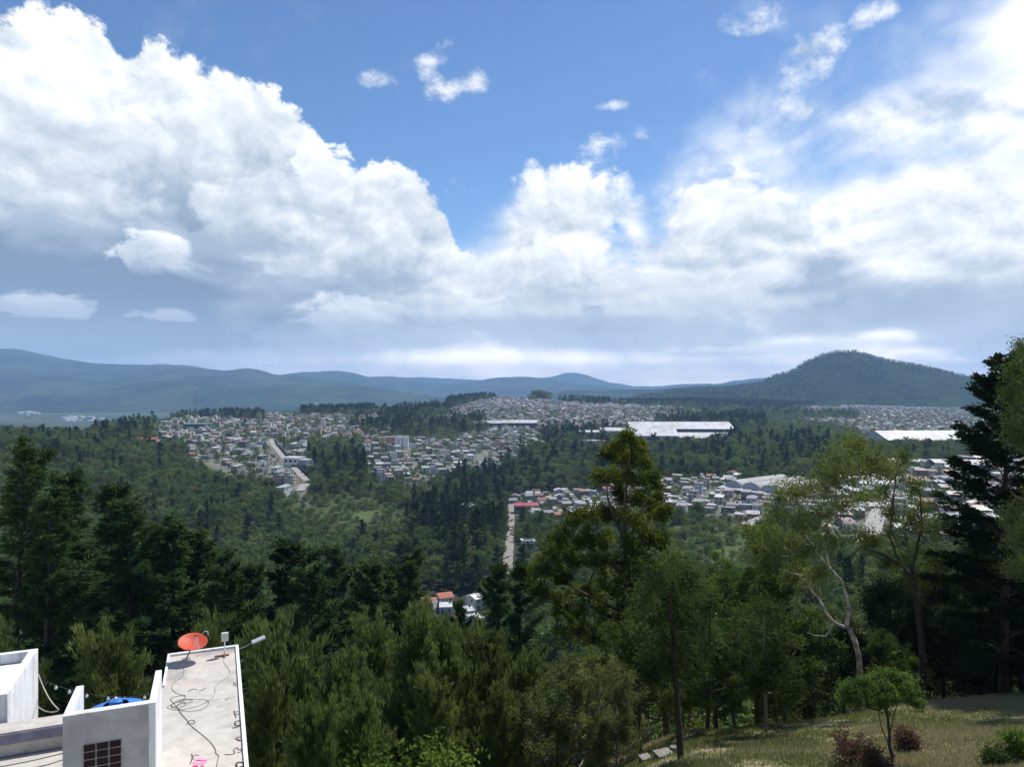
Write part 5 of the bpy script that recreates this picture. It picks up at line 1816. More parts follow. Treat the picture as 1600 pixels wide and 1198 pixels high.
# walls along the two roads
def wall_along(name, c, off, h, thick, mat, label, i0, i1):
    pts = c[i0:i1]
    d = np.gradient(pts, axis=0)
    d /= np.linalg.norm(d, axis=1)[:, None]
    nrm = np.stack([d[:, 1], -d[:, 0]], -1)
    a, b = pts + nrm * off, pts + nrm * (off + thick)
    z = ground_z(a[:, 0], a[:, 1])
    k = len(pts)
    v = []
    for q, zz in ((a, z - 2), (a, z + h), (b, z + h), (b, z - 2)):
        v.append(np.stack([q[:, 0], q[:, 1], zz], -1))
    v = np.stack(v, 1).reshape(-1, 3)
    ids = np.arange(k * 4).reshape(k, 4)
    f = [tuple((ids[i, j], ids[i + 1, j], ids[i + 1, (j + 1) % 4], ids[i, (j + 1) % 4])) for i in range(k - 1) for j in range(4)] + [tuple(ids[0]), tuple(ids[-1][::-1])]
    o = link(name, new_mesh(name, v, f, [mat]))
    tag(o, label, 'wall')


wall_along('boundary_wall', lroad, 5.0, 2.6, 0.4, M_DARKWALL, 'dark boundary wall along the right side of the straight sloping road', 4, 56)
wall_along('boundary_wall', lane, 3.2, 2.2, 0.3, M_DARKWALL, 'dark wall along the right side of the narrow lane', 4, 56)

# parked cars on the lane
def car(px, py, col, label, side=-1.9):
    h = hit(px, py)
    i = int(np.argmin((lane[:, 1] - h[1]) ** 2))
    x, y = lane[i]
    d = lane[min(i + 1, len(lane) - 1)] - lane[max(i - 1, 0)]
    rz = math.atan2(d[1], d[0])
    n = np.array([-d[1], d[0]]) / np.linalg.norm(d)
    x, y = x - n[0] * side, y - n[1] * side
    o = empty('parked_car', (x, y, gz(x, y) + 0.45), rz)
    tag(o, label, 'car', 'cars parked along the lane')
    paint = simple_mat('car_paint', col, 0.3, 0.03, 2.0, spec=0.6)
    MB().prism([(-2.15, 0.35), (2.15, 0.35), (2.2, 0.75), (1.3, 0.92), (0.75, 1.42), (-1.1, 1.45), (-2.0, 1.0), (-2.2, 0.8)], -0.85, 0.85, axis='y').build('body', paint, o, bevel=0.08)
    for s in (-1, 1):
        MB().add([(-1.05, s * 0.86, 0.98), (0.95, s * 0.86, 0.98), (0.66, s * 0.86, 1.34), (-0.98, s * 0.86, 1.36)], [(0, 1, 2, 3)]).build('window', M_GLASS, o)
        for wx in (-1.35, 1.35):
            MB().tube([(wx, s * 0.72, 0.33), (wx, s * 0.90, 0.33)], 0.33, 14).build('wheel', M_DARKWALL, o)
    MB().add([(1.30, -0.75, 0.94), (1.30, 0.75, 0.94), (0.79, 0.68, 1.41), (0.79, -0.68, 1.41)], [(0, 1, 2, 3)]).build('windscreen', M_GLASS, o)
    MB().add([(-2.02, -0.72, 1.01), (-2.02, 0.72, 1.01), (-1.14, 0.66, 1.45), (-1.14, -0.66, 1.45)], [(0, 1, 2, 3)]).build('rear_window', M_GLASS, o)


car(792, 858, (0.75, 0.75, 0.75), 'white car parked at the near end of the lane, left side')
car(793, 840, (0.45, 0.55, 0.68), 'pale blue car parked on the left of the lane behind the white one')
car(795, 826, (0.60, 0.60, 0.60), 'silver car parked farthest up the lane on the left')

# ---- mast, water tower, poles
mast = big('lattice_mast', 306, 1290, 0.3, 'tall thin lattice radio mast on the left hilltop')
H_ = 62.0
for k in range(3):
    a = 2.094 * k
    MB().tube([(2.0 * math.cos(a), 2.0 * math.sin(a), 0), (0.7 * math.cos(a), 0.7 * math.sin(a), H_)], (0.22, 0.16), 5).build('leg', M_STEEL, mast)
br = MB()
for i in range(20):
    z0, z1 = H_ * i / 20, H_ * (i + 1) / 20
    r0, r1 = 2.0 - 1.3 * i / 20, 2.0 - 1.3 * (i + 1) / 20
    for k in range(3):
        a, b = 2.094 * k, 2.094 * (k + 1)
        br.tube([(r0 * math.cos(a), r0 * math.sin(a), z0), (r1 * math.cos(b), r1 * math.sin(b), z1)], 0.09, 4)
br.build('bracing', M_STEEL, mast)
for k in range(3):
    a = 2.094 * k + 0.5
    MB().box(-0.25, 0.25, -0.25, 0.25, H_ - 4.5, H_ - 0.5).build('antenna_panel', M_WHITEWALL, mast).location = (1.9 * math.cos(a), 1.9 * math.sin(a), 0)
MB().tube([(0, 0, H_), (0, 0, H_ + 6)], 0.12, 5).build('spike', M_STEEL, mast)
wt = big('water_tower', 493, 1560, 0.0, 'round pale green water tower on the left hill')
MB().lathe([(0.01, 18), (2.4, 18.6), (3.4, 20.4), (3.5, 21.6), (2.8, 23.6), (1.2, 24.6), (0.01, 24.8)], 18).build('tank', simple_mat('pale_green_tank', (0.40, 0.58, 0.52), 0.5, 0.06), wt, smooth=True)
for k in range(4):
    a = 0.785 + k * 1.571
    MB().tube([(3.4 * math.cos(a), 3.4 * math.sin(a), -1), (2.2 * math.cos(a), 2.2 * math.sin(a), 18.9)], 0.28, 6).build('leg', M_STEEL, wt)
for (px, D, h, label) in [(441, 860, 20, 'thin pole beside the top of the straight road'), (1015, 1010, 22, 'thin pole in front of the factory'), (672, 1240, 24, 'thin pole among the conifers of the centre'), (764, 1010, 14, 'thin pale post in the valley town')]:
    o = big('utility_pole', px, D, 0.0, label, 'pole')
    MB().tube([(0, 0, -1), (0, 0, h)], (0.30, 0.18), 6).build('pole', M_CONC, o)
    MB().box(-1.2, 1.2, -0.12, 0.12, h - 1.4, h - 1.1).build('crossarm', M_STEEL, o)
for (px, py, D) in [(1130, 800, 470)]:
    o = big('utility_pole', 1135, 470, 0.0, 'slanting thin pole in the bushes in front of the small houses', 'pole')
    MB().tube([(0, 0, -1), (-3.5, 0, 12)], (0.2, 0.14), 6).build('pole', M_CONC, o)
# ================================================================== the building below the viewpoint
RU, RV = Vector((0.9232, 0.3843, 0)), Vector((-0.3843, 0.9232, 0))
RANG = math.atan2(RU.y, RU.x)
BASE = Vector((0, 0, 0))
ZR = -6.6


def uv_at(px, py, z):
    """local roof coordinates of the plane z seen at a photo pixel"""
    D = -z * F / (py - CY)
    p = Vector(((px - CX) / F * D, D, 0))
    return p.dot(RU), p.dot(RV)


def root_uv(name, u, v, z, label, cat, rot=True):
    p = RU * u + RV * v
    o = empty(name, (p.x, p.y, z), RANG if rot else 0)
    tag(o, label, cat)
    return o


m, t, b = material('weathered_roof_concrete')
pos = geo_pos(t)
n1 = fbm(pos, 0.9, 8.0, 0.65, 0.3, '3D')
n2 = fbm(pos, 3.5, 8.0, 0.7, 0.0, '3D')
n3 = fbm(pos, 0.55, 5.0, 0.6, 1.2, '3D')
c = mixc(smooth(n2, 0.35, 0.70), (0.56, 0.52, 0.465), (0.44, 0.41, 0.365))
c = mixc(smooth(n1, 0.52, 0.70) * 0.75, c, (0.25, 0.245, 0.235))
c = mixc(smooth(n3, 0.58, 0.66) * 0.4, c, (0.62, 0.50, 0.44))
t.links.new(c, b.inputs['Base Color'])
b.inputs['Roughness'].default_value = 0.92
t.links.new(bump(t, n2, 0.35, 0.02), b.inputs['Normal'])
M_ROOFC = m
m, t, b = material('render_and_shade_grey')  # grey of the body render, also the painted shade of white camera-facing walls
pos = geo_pos(t)
n1 = fbm(pos, 1.6, 8.0, 0.6, 0.5, '3D')
n2 = fbm(xyz(*[q * k for q, k in zip(sep(pos), (6.0, 6.0, 0.9))]), 1.0, 6.0, 0.6, 0.0, '3D')
c = mixc(smooth(n1, 0.36, 0.68), (0.50, 0.50, 0.49), (0.36, 0.36, 0.355))
c = mixc(smooth(n2, 0.56, 0.74) * 0.5, c, (0.25, 0.245, 0.235))
t.links.new(c, b.inputs['Base Color'])
b.inputs['Roughness'].default_value = 0.92
t.links.new(bump(t, n1, 0.2, 0.02), b.inputs['Normal'])
M_RENDER_SHADE = m
m, t, b = material('white_wall_paint')
pos = geo_pos(t)
n1 = fbm(pos, 1.3, 8.0, 0.62, 0.3, '3D')
n2 = fbm(xyz(*[q * k for q, k in zip(sep(pos), (7.0, 7.0, 0.7))]), 1.0, 7.0, 0.65, 0.0, '3D')
c = mixc(smooth(n1, 0.40, 0.72), (0.80, 0.81, 0.82), (0.68, 0.68, 0.675))
c = mixc(smooth(n2, 0.48, 0.68) * 0.65, c, (0.44, 0.43, 0.41))
t.links.new(c, b.inputs['Base Color'])
b.inputs['Roughness'].default_value = 0.85
t.links.new(bump(t, n1, 0.2, 0.02), b.inputs['Normal'])
M_WPAINT = m
M_HOLE_SHADE = simple_mat('painted_hole_shade', (0.02, 0.02, 0.022), 0.9)  # near-black colour standing in for the shade inside openings
M_BRICKR = simple_mat('dark_red_vent_block', (0.10, 0.030, 0.025), 0.9, 0.2, 12)

o = root_uv('concrete_house', 0, 0, 0, 'house with bare concrete roof, white-walled tank box and graffiti, lower left corner', 'house')
# body and roof slabs (local axes u, v)
MB().box(-1.04, 0.48, 16.58, 19.1, -12.5, ZR - 0.16, top=False).box(-8.0, 0.48, 9.0, 16.56, -12.5, ZR - 0.62, top=False).build('wall', M_RENDER_SHADE, o)
MB().box(-1.08, 0.52, 16.574, 19.14, ZR - 0.155, ZR).build('roof_slab', M_ROOFC, o)
rf = MB().box(-4.4, 0.52, 16.1, 16.57, ZR - 0.45, ZR).box(-2.3, 0.52, 9.0, 16.098, ZR - 0.155, ZR - 0.003).build('roof_slab', M_ROOFC, o)
MB().box(-4.4, -2.3, 16.07, 16.098, ZR - 0.22, ZR - 0.03).build('mauve_strip', simple_mat('mauve_band', (0.25, 0.24, 0.31), 0.9, 0.14, 3), o)  # thin mauve strip along the upper part of the fascia
MB().box(-8.0, -2.302, 9.0, 16.06, ZR - 0.60, ZR - 0.45).build('lower_roof', M_ROOFC, o)
MB().box(-1.08, 0.52, 19.06, 19.14, ZR + 0.003, ZR + 0.05).build('kerb', M_WPAINT, o)
MB().box(0.45, 0.52, 9.0, 19.057, ZR + 0.003, ZR + 0.045).build('kerb', M_WPAINT, o)
MB().box(-1.08, -1.03, 17.2, 19.057, ZR + 0.003, ZR + 0.04).build('kerb', M_WPAINT, o)
# tank box: front wall, two side walls
ft = -5.16
front = MB().box(-2.19, -1.0, 12.82, 12.94, ZR - 1.2, ft)
front.build('tank_box_wall', M_RENDER_SHADE, o)  # front of the white box, its shaded side put in as grey colour
MB().box(-2.19, -1.0, 12.815, 12.945, ft + 0.003, ft + 0.02).build('coping', M_WPAINT, o)
MB().box(-2.19, -2.08, 12.947, 14.0, ZR, ft + 0.02).build('tank_box_wall', M_WPAINT, o)
MB().box(-1.0 + 0.002, -0.90, 12.815, 14.22, ZR, ft + 0.02).build('tank_box_wall', M_WPAINT, o)
# vent blocks on the front wall; dark plates stand in for shaded holes
for i in range(3):
    for j in range(4):
        u0, v0 = uv_at(130 + 20.0 * i, 1178, -5.9)
        ub = -1.905 + 0.178 * i
        z1 = -5.645 - 0.122 * j
        blk = MB().box(ub, ub + 0.155, 12.80, 12.822, z1 - 0.098, z1)
        w = blk.build('vent_block', M_BRICKR, o)
        hh = MB()
        for a in range(3):
            for b_ in range(2):
                hh.box(ub + 0.012 + a * 0.047, ub + 0.012 + a * 0.047 + 0.036, 12.793, 12.799, z1 - 0.088 + b_ * 0.044, z1 - 0.088 + b_ * 0.044 + 0.032)
        hh.build('vent_hole_shade', M_HOLE_SHADE, w)  # raised dark plates, the shade of the holes is their colour

tank = root_uv('water_tank', -1.54, 13.48, ZR - 0.10, 'blue plastic water tank inside the white-walled box', 'tank')
M_BLUE = simple_mat('blue_plastic', (0.035, 0.20, 0.62), 0.4, 0.08, 4)
MB().lathe([(0.50, 0), (0.52, 0.1), (0.52, 1.18), (0.47, 1.26), (0.30, 1.33), (0.19, 1.36)], 32).build('shell', M_BLUE, tank, smooth=True)
MB().lathe([(0.105, 1.35), (0.105, 1.425), (0.09, 1.435), (0.001, 1.44)], 24).build('lid', M_BLUE, tank, smooth=False)
MB().lathe([(0.02, 1.435), (0.02, 1.475), (0.001, 1.48)], 10).build('knob', M_WPAINT, tank)

# white house at the left edge
o = root_uv('white_walled_house', 0, 0, 0, 'white walled house with a roof parapet at the left edge', 'house')
zt = -6.09
MB().box(-9.5, -3.78, 16.7, 19.3, -13, zt - 0.22, top=False).build('wall', M_WPAINT, o)
MB().box(-9.3, -3.93, 16.9, 19.15, zt - 0.34, zt - 0.225).build('roof', M_WPAINT, o)
MB().box(-9.5, -3.78, 19.16, 19.3, zt - 0.218, zt).build('parapet', M_WPAINT, o)
MB().box(-3.93, -3.78, 16.7, 19.157, zt - 0.218, zt).build('parapet', M_WPAINT, o)
MB().box(-9.5, -4.02, 16.62, 16.698, -12.9, zt - 0.36).build('front_shade_face', M_RENDER_SHADE, o)  # grey sheet over the white wall, painting its shaded near face
w_ = MB().box(-4.95, -4.18, 16.58, 16.618, -9.3, zt - 0.55).build('window', M_HOLE_SHADE, o)  # plate before the wall, the dark of the opening is its colour
MB().box(-4.98, -4.93, 16.57, 16.579, -9.35, zt - 0.5).box(-4.20, -4.15, 16.57, 16.579, -9.35, zt - 0.5).build('frame', M_STEEL, w_)

# ---- orange dish
M_ORANGE = simple_mat('orange_dish_paint', (0.62, 0.085, 0.036), 0.55, 0.08, 5, col2=(0.48, 0.075, 0.04))
u_, v_ = uv_at(291, 1029, ZR)
dish = root_uv('satellite_dish', u_, v_, ZR, 'orange satellite dish on the far edge of the concrete roof', 'dish')
dc = P(301, 1003, 16.95)
dl = Vector(((dc - (RU * u_ + RV * v_)).dot(RU), (dc - (RU * u_ + RV * v_)).dot(RV), dc.z - ZR))
nrm = Vector((0.10, -0.32, 0.94)).normalized()
q = nrm.to_track_quat('Z', 'Y')
prof = [(0.001, 0.0), (0.10, 0.006), (0.20, 0.026), (0.29, 0.056), (0.352, 0.085), (0.362, 0.085), (0.36, 0.075), (0.29, 0.044), (0.20, 0.014), (0.10, -0.006), (0.001, -0.012)]
d_ = MB().lathe(prof, 40).build('reflector', M_ORANGE, dish, smooth=True)
d_.scale = (0.9, 0.9, 0.9)
d_.location = dl - nrm * 0.05
d_.rotation_euler = q.to_euler()
arm = [Vector((0, 0, 0.0)), dl * 0.55 + Vector((0.02, 0.05, 0)), dl - nrm * 0.06]
MB().tube(arm, (0.022, 0.022, 0.018), 8).build('mast', M_STEEL, dish)
MB().box(-0.09, 0.09, -0.07, 0.07, 0.0, 0.012).build('base_plate', M_STEEL, dish)
rim = dl - nrm * 0.05 + q @ Vector((0.0, -0.30, 0.06))
foc = dl + nrm * 0.30 + q @ Vector((0.02, -0.13, 0))
MB().tube([rim, rim * 0.5 + foc * 0.5, foc], 0.010, 6).tube([rim + Vector((0.06, 0, 0)), foc], 0.007, 5).build('feed_arm', M_WPAINT, dish)
MB().tube([foc - nrm * 0.06, foc + nrm * 0.03], (0.035, 0.028), 10).build('feed_horn', M_ORANGE, dish)
MB().tube([foc, rim + Vector((-0.05, -0.05, 0.10)), rim * 0.6 + arm[1] * 0.4 + Vector((-0.06, -0.08, 0)), arm[1]], 0.006, 5).build('feed_cable', M_WPAINT, dish)
MB().tube([dl + Vector((0.18, 0.22, 0.06)), dl + Vector((0.26, 0.24, 0.16)), dl + Vector((0.33, 0.22, 0.14)), dl + Vector((0.34, 0.2, 0.06))], 0.008, 6).build('rear_loop', M_WPAINT, dish)

u_, v_ = uv_at(351, 1024, ZR)
an = root_uv('antenna', u_, v_, ZR, 'small pale box antenna on a thin pole at the roof edge', 'antenna')
MB().tube([(0, 0, 0), (0.0, 0.0, 0.32), (0.015, 0, 0.38)], 0.016, 8).build('pole', M_WPAINT, an)
MB().box(-0.075, 0.085, -0.045, 0.045, 0.36, 0.56).build('box', simple_mat('pale_plastic', (0.62, 0.61, 0.57), 0.5, 0.06), an, bevel=0.008)
MB().box(-0.22, 0.10, -0.03, 0.03, 0.003, 0.03).box(-0.03, 0.03, -0.12, 0.06, 0.031, 0.05).build('foot', simple_mat('rusty_foot', (0.33, 0.12, 0.07), 0.8, 0.2, 10), an)
u_, v_ = uv_at(372, 1016, ZR)
la = root_uv('flood_lamp', u_, v_, ZR, 'grey flood lamp on a thin arm sticking out right of the roof corner', 'lamp')
MB().tube([(-0.05, 0, 0.02), (0.16, 0.04, 0.06), (0.36, 0.08, 0.13)], 0.012, 6).build('arm', M_STEEL, la)
hd = MB().box(-0.02, 0.31, -0.055, 0.055, -0.025, 0.025).build('lamp_head', simple_mat('grey_lamp_shell', (0.50, 0.52, 0.56), 0.4, 0.05), la, bevel=0.01)
hd.location = (0.34, 0.08, 0.13)
hd.rotation_euler = (0.5, -0.28, 0.1)


# ---- cables and paint on the roof
def on_roof(pts, z, n=8):
    q = [Vector((*uv_at(a, b, z), z)) for a, b in pts]
    out = []
    for i in range(len(q) - 1):
        p0, p1, p2, p3 = q[max(i - 1, 0)], q[i], q[i + 1], q[min(i + 2, len(q) - 1)]
        for k in range(n):
            s = k / n
            out.append(0.5 * ((2 * p1) + (-p0 + p2) * s + (2 * p0 - 5 * p1 + 4 * p2 - p3) * s * s + (-p0 + 3 * p1 - 3 * p2 + p3) * s ** 3))
    out.append(q[-1])
    return out


M_CABLE = simple_mat('black_cable', (0.10, 0.095, 0.09), 0.7)
M_GREYCABLE = simple_mat('grey_cable', (0.22, 0.21, 0.20), 0.7)


def cable(pts, label, r=0.006, mat=None, z=ZR + 0.008):
    ob = root_uv('cable', 0, 0, 0, label, 'cable')
    mb = MB().tube(on_roof(pts, z), r, 5)
    co = mb.build('cable_run', mat or M_CABLE, ob)
    # one mesh, one thing
    co.parent = None
    co.rotation_euler = (0, 0, RANG)
    co.name = 'cable'
    tag(co, label, 'cable', 'cables lying on the concrete roof')
    bpy.data.objects.remove(ob)


def cc(x, y): return (230 + x / 9.41, 1080 + y / 9.41)


cable([(351, 1026), (350, 1034), (358, 1046), (358, 1054), (345, 1064), (336, 1072), (336, 1080), (333, 1086), cc(960, 90), cc(900, 135)], 'thin grey cable winding from the antenna foot to the coil', 0.0035, M_GREYCABLE)
coil = [cc(900, 135), cc(840, 115), cc(640, 110), cc(440, 150), cc(350, 200), cc(420, 240), cc(560, 200), cc(540, 150), cc(420, 160), cc(300, 220), cc(400, 265), cc(640, 240), cc(860, 160), cc(900, 140), cc(880, 210), cc(760, 270),
        cc(560, 285), cc(440, 230), cc(470, 180), cc(660, 150), cc(620, 110), cc(470, 120), cc(380, 170), cc(360, 210), cc(430, 215), cc(560, 80), cc(480, 60), cc(350, 100), cc(380, 160), cc(450, 240)]
cable(coil, 'tangled coil of dark cable in the middle of the concrete roof', 0.0042)
cable([cc(450, 240), cc(500, 320), cc(590, 420), cc(650, 500), cc(820, 640), cc(920, 730), cc(1000, 840), cc(1010, 900), cc(1050, 940), cc(1030, 1040), cc(1020, 1111)], 'dark cable running from the coil down the roof', 0.0055)
cable([(287, 1040), (286, 1055), (271, 1066), (270, 1078), (286, 1086), cc(540, 40), cc(560, 90), cc(470, 130)], 'dark cable from the dish to the coil', 0.004)
cable([cc(590, 480), cc(600, 440), cc(650, 415), cc(695, 430), cc(690, 470), cc(640, 460)], 'small dark cable knot beside the running cable', 0.0055)
cable([(294, 1080), (300, 1076), (308, 1076)], 'short bent piece of cable lying above the coil', 0.005)
cable([(311, 1079), (317, 1077), (322, 1074)], 'short straight piece of cable lying above the coil', 0.005)


def paint(strokes, mat, label, w=0.02, z=ZR + 0.004):
    mb = MB()
    for pts, ww in strokes:
        c = on_roof(pts, z, 6)
        v = []
        for i, p in enumerate(c):
            d = (c[min(i + 1, len(c) - 1)] - c[max(i - 1, 0)]).normalized()
            nn = Vector((-d.y, d.x, 0)) * (ww * 0.5)
            v += [p + nn, p - nn]
        mb.add(v, [(2 * i, 2 * i + 2, 2 * i + 3, 2 * i + 1) for i in range(len(c) - 1)])
    ob = mb.build('graffiti', mat)
    ob.rotation_euler = (0, 0, RANG)
    tag(ob, label, 'graffiti')


M_BLACKP = simple_mat('black_spray', (0.06, 0.05, 0.055), 0.9, 0.2, 20)
M_BROWNP = simple_mat('brown_spray', (0.16, 0.10, 0.085), 0.9, 0.2, 20)
M_PINKP = simple_mat('pink_spray', (0.85, 0.20, 0.42), 0.9, 0.15, 9, col2=(0.72, 0.42, 0.50))
M_REDP = simple_mat('deep_pink_spray', (0.68, 0.045, 0.17), 0.9, 0.15, 9)
Z1 = ZR + 0.004
paint([([cc(1280, 280), cc(1285, 330), cc(1310, 380)], 0.022), ([cc(1285, 295), cc(1345, 290)], 0.018), ([cc(1285, 325), cc(1350, 330)], 0.018)], M_BROWNP, 'brown painted letter shaped like a leaning F, top of the row on the roof edge')
paint([([cc(1300, 430), cc(1290, 480), cc(1330, 495), cc(1385, 470), cc(1375, 430), cc(1320, 425)], 0.026), ([cc(1250, 530), cc(1310, 520), cc(1370, 490)], 0.026)], M_BLACKP, 'bold black painted loop with a tail, second of the row on the roof edge')
paint([([cc(1390, 650), cc(1330, 690), cc(1400, 720)], 0.018), ([cc(1350, 655), cc(1300, 685), cc(1360, 725)], 0.016)], M_BROWNP, 'double chevron painted in brown on the roof edge')
paint([([cc(1140, 918), cc(1220, 920), cc(1290, 905)], 0.022), ([cc(1290, 900), cc(1275, 850), cc(1320, 820), cc(1340, 850), cc(1380, 840), cc(1370, 880), cc(1320, 890)], 0.016)], M_BROWNP, 'brown painted line ending in a scribble on the roof edge')
paint([([cc(1320, 1111), cc(1310, 1060), cc(1350, 1035), cc(1420, 1045), cc(1415, 1090), cc(1360, 1100)], 0.034)], M_BLACKP, 'bold black painted ring at the bottom of the roof edge row')
paint([([cc(655, 910), cc(660, 980), cc(630, 1060)], 0.016), ([cc(665, 975), cc(700, 930), cc(765, 935)], 0.014), ([cc(665, 985), cc(720, 990)], 0.012)], M_BLACKP, 'thin black painted letter like a K beside the pink patch')
paint([([(306, 1084.5 + 2), (306.5, 1087)], 0.012), ([(351, 1093), (358, 1090)], 0.016)], M_BROWNP, 'short brown dash painted on the right side of the roof')
paint([([(364, 1066), (368, 1069), (371, 1064), (366, 1066), (369, 1071)], 0.016), ([(362, 1070), (373, 1070)], 0.012)], M_BROWNP, 'small brown scribble near the right edge of the roof')
paint([([cc(700, 990), cc(790, 985), cc(880, 1000)], 0.07), ([cc(680, 1030), cc(860, 1040)], 0.10)], M_PINKP, 'bright pink sprayed patch at the bottom of the roof')
paint([([cc(665, 1095), cc(740, 1100)], 0.075), ([cc(775, 1100), cc(830, 1100)], 0.07), ([cc(720, 1012), cc(870, 1008)], 0.014)], M_REDP, 'deep pink sprayed letters under the pink patch', z=ZR + 0.008)

# ---- loose wires and the string of bulbs behind the box
def hang(a, b, sag, n=14):
    out = []
    for i in range(n + 1):
        s = i / n
        p = a * (1 - s) + b * s
        p.z -= sag * 4 * s * (1 - s)
        out.append(p)
    return out


for (a, b, sag, label) in [(P(60, 1053, 17.6), P(92, 1108, 14.4), 0.12, 'pale wire sagging from the white house to the slab'), (P(60, 1104, 17.2), P(90, 1110, 14.6), 0.06, 'pale wire low between the white house and the slab')]:
    w_ = MB().tube(hang(a, b, sag), 0.013, 5).build('wire', simple_mat('pale_wire', (0.45, 0.43, 0.38), 0.7))
    tag(w_, label, 'wire')
sl = empty('string_lights', tuple(P(66, 1062, 17.6)))
tag(sl, 'wire with small white bulbs hung behind the tank box', 'lights')
a, b = P(66, 1064, 17.6), P(262, 1080, 19.5)
pts = [p - a for p in hang(a, b, 0.28, 30)]
MB().tube(pts, 0.006, 5).build('wire', M_CABLE, sl)
M_BULB = simple_mat('white_bulb', (0.80, 0.80, 0.78), 0.3, 0.02)
for k in (3, 6, 10, 15, 19, 24, 28):
    bm_ = MB().lathe([(0.001, -0.11), (0.026, -0.10), (0.036, -0.07), (0.026, -0.035), (0.014, -0.02), (0.014, 0.0)], 12).build('bulb', M_BULB, sl, smooth=True)
    bm_.location = pts[k]
for i, (p0, p1, label) in enumerate([((0, 1197), (98, 1176), 'grey cable across the lower roof, upper one'), ((55, 1198), (98, 1186), 'grey cable across the lower roof, lower one')]):
    cable([p0, ((p0[0] + p1[0]) / 2, (p0[1] + p1[1]) / 2 + 1), p1], label, 0.008, M_GREYCABLE, ZR - 0.44)

# ---- concrete lids and a stump on the lawn
M_LID = simple_mat('mossy_concrete', (0.27, 0.255, 0.225), 0.95, 0.2, 6, bmp=0.3)


def lid(px, py, D, w, d, rz, tilt, label):
    x = (px - CX) / F * D
    z = gz(x, D)
    ob = empty('inspection_box', (x, D, z), rz)
    tag(ob, label, 'inspection box')
    bm_ = MB().box(-w / 2, w / 2, -d / 2, d / 2, 0.12, 0.22).build('slab', M_LID, ob, bevel=0.012)
    MB().box(-w / 2 + 0.06, w / 2 - 0.06, -d / 2 + 0.05, d / 2 - 0.05, -0.25, 0.119).build('curb', M_CONC, ob)
    ob.rotation_euler = (tilt, 0, rz)


for (ax, ay, w_, d_, label) in [(1037, 1182, 0.80, 0.62, 'larger square concrete lid on the lawn, right one'), (1008, 1188, 0.55, 0.5, 'smaller concrete lid on the lawn, left one')]:
    q = hit(ax, ay, 14, 45) or (0, 28.5, 0)
    lid(ax, ay, q[1], w_, d_, 0.35, 0.03, label)
q = hit(1052, 1176, 14, 45) or ((1052 - CX) / F * 30, 30.0, gz((1052 - CX) / F * 30, 30.0))
st = empty('tree_stump', (q[0], q[1], q[2] - 0.1))
MB().lathe([(0.20, 0), (0.16, 0.12), (0.15, 0.40), (0.001, 0.41)], 14).build('stump_body', BARK['grey'], st)
tag(st, 'short pale stump beside the concrete lids', 'stump')
# ================================================================== where the woods stand
FOREST = []      # dict(kind, x, y, z, H, w, rz)
GAP = [h for h in HOUSES if h['quarter'] == 'gully']
x, y, r = scatter(60, 830, 7.4, 91)
z = ground_z(x, y)
px, py = to_px(x, y, z)
tm = town_mask(px, py, y, 8.0)
fm = field_mask(px, py, y)
u = r.uniform(0, 1, len(x))
big_n = vnoise(x, y, 1 / 55.0, 31, 3)
con = in_poly(px, py, [(630, 800), (800, 800), (800, 950), (630, 950)]) & (y > 300) & (y < 560)
con |= in_poly(px, py, [(20, 660), (205, 665), (200, 745), (40, 745)]) & (y > 450)
con |= in_poly(px, py, [(490, 715), (560, 715), (570, 770), (505, 770)]) & (y > 420) & (u < 0.6)
con |= in_poly(px, py, [(700, 720), (790, 720), (800, 800), (700, 800)]) & (y > 520)
for i in range(len(x)):
    d = y[i]
    if x[i] > d * 0.03 and d < 66:
        continue
    p = 0.93
    if tm[i]: p = 0.66
    if fm[i] > 0.2: p = min(p, 0.55 * (1 - fm[i]) + 0.02)
    if u[i] > p or not free(x[i], d, 3.6 if not tm[i] else 6):
        continue
    if tm[i] and any((h['x'] - x[i]) ** 2 + (h['y'] - d) ** 2 < 30 for h in HOUSES):
        continue
    c = (con[i] and r.uniform() < (0.40 if px[i] > 300 else 0.3)) or r.uniform() < 0.05 + 0.10 * max(0, big_n[i])
    if c:
        H = r.uniform(10, 26) if con[i] else r.uniform(11, 20)
        kind = 'woodland_conifer'
    else:
        H = r.uniform(6, 13.5) * (1 + 0.4 * big_n[i])
        kind = 'woodland'
    if px[i] < 210 and d > 430: H = min(H, r.uniform(7, 15))
    if tm[i]: H = r.uniform(4, 7.5)
    if fm[i] > 0.2: H *= 0.5
    # keep the town, the lane and the straight road in sight
    if py[i] < 800 and town_mask(px[i], py[i] - 24, d + 40) and not con[i]: H = min(H, r.uniform(5, 8))
    if hides_road(px[i], py[i], 34): H = min(H, r.uniform(2.5, 4.5))
    if 655 < px[i] < 770 and d < 235: H = min(H, 5.5)
    if d < 150: H = min(H, 13)
    if 1110 < px[i] < 1300 and 430 < d < 560: H = min(H, r.uniform(3, 5))
    if d > 66 and any(abs(px[i] - h['px']) < 14 and h['y'] > d > h['y'] - 90 for h in GAP): H = min(H, r.uniform(2.5, 6))
    FOREST.append(dict(kind=kind, x=x[i], y=d, z=z[i], H=H, w=r.uniform(0.85, 1.5), rz=r.uniform(0, 6.28)))
# low scrub on the clearings
x, y, r = scatter(180, 1500, 6.5, 92)
z = ground_z(x, y)
px, py = to_px(x, y, z)
fm = field_mask(px, py, y)
for i in np.nonzero((fm > 0.3) & (fm < 0.8) & (r.uniform(0, 1, len(x)) < 0.85))[0]:
    if free(x[i], y[i], 2.5):
        FOREST.append(dict(kind='shrub', x=x[i], y=y[i], z=z[i], H=r.uniform(1.4, 6.5), w=1.5, rz=r.uniform(0, 6.28)))
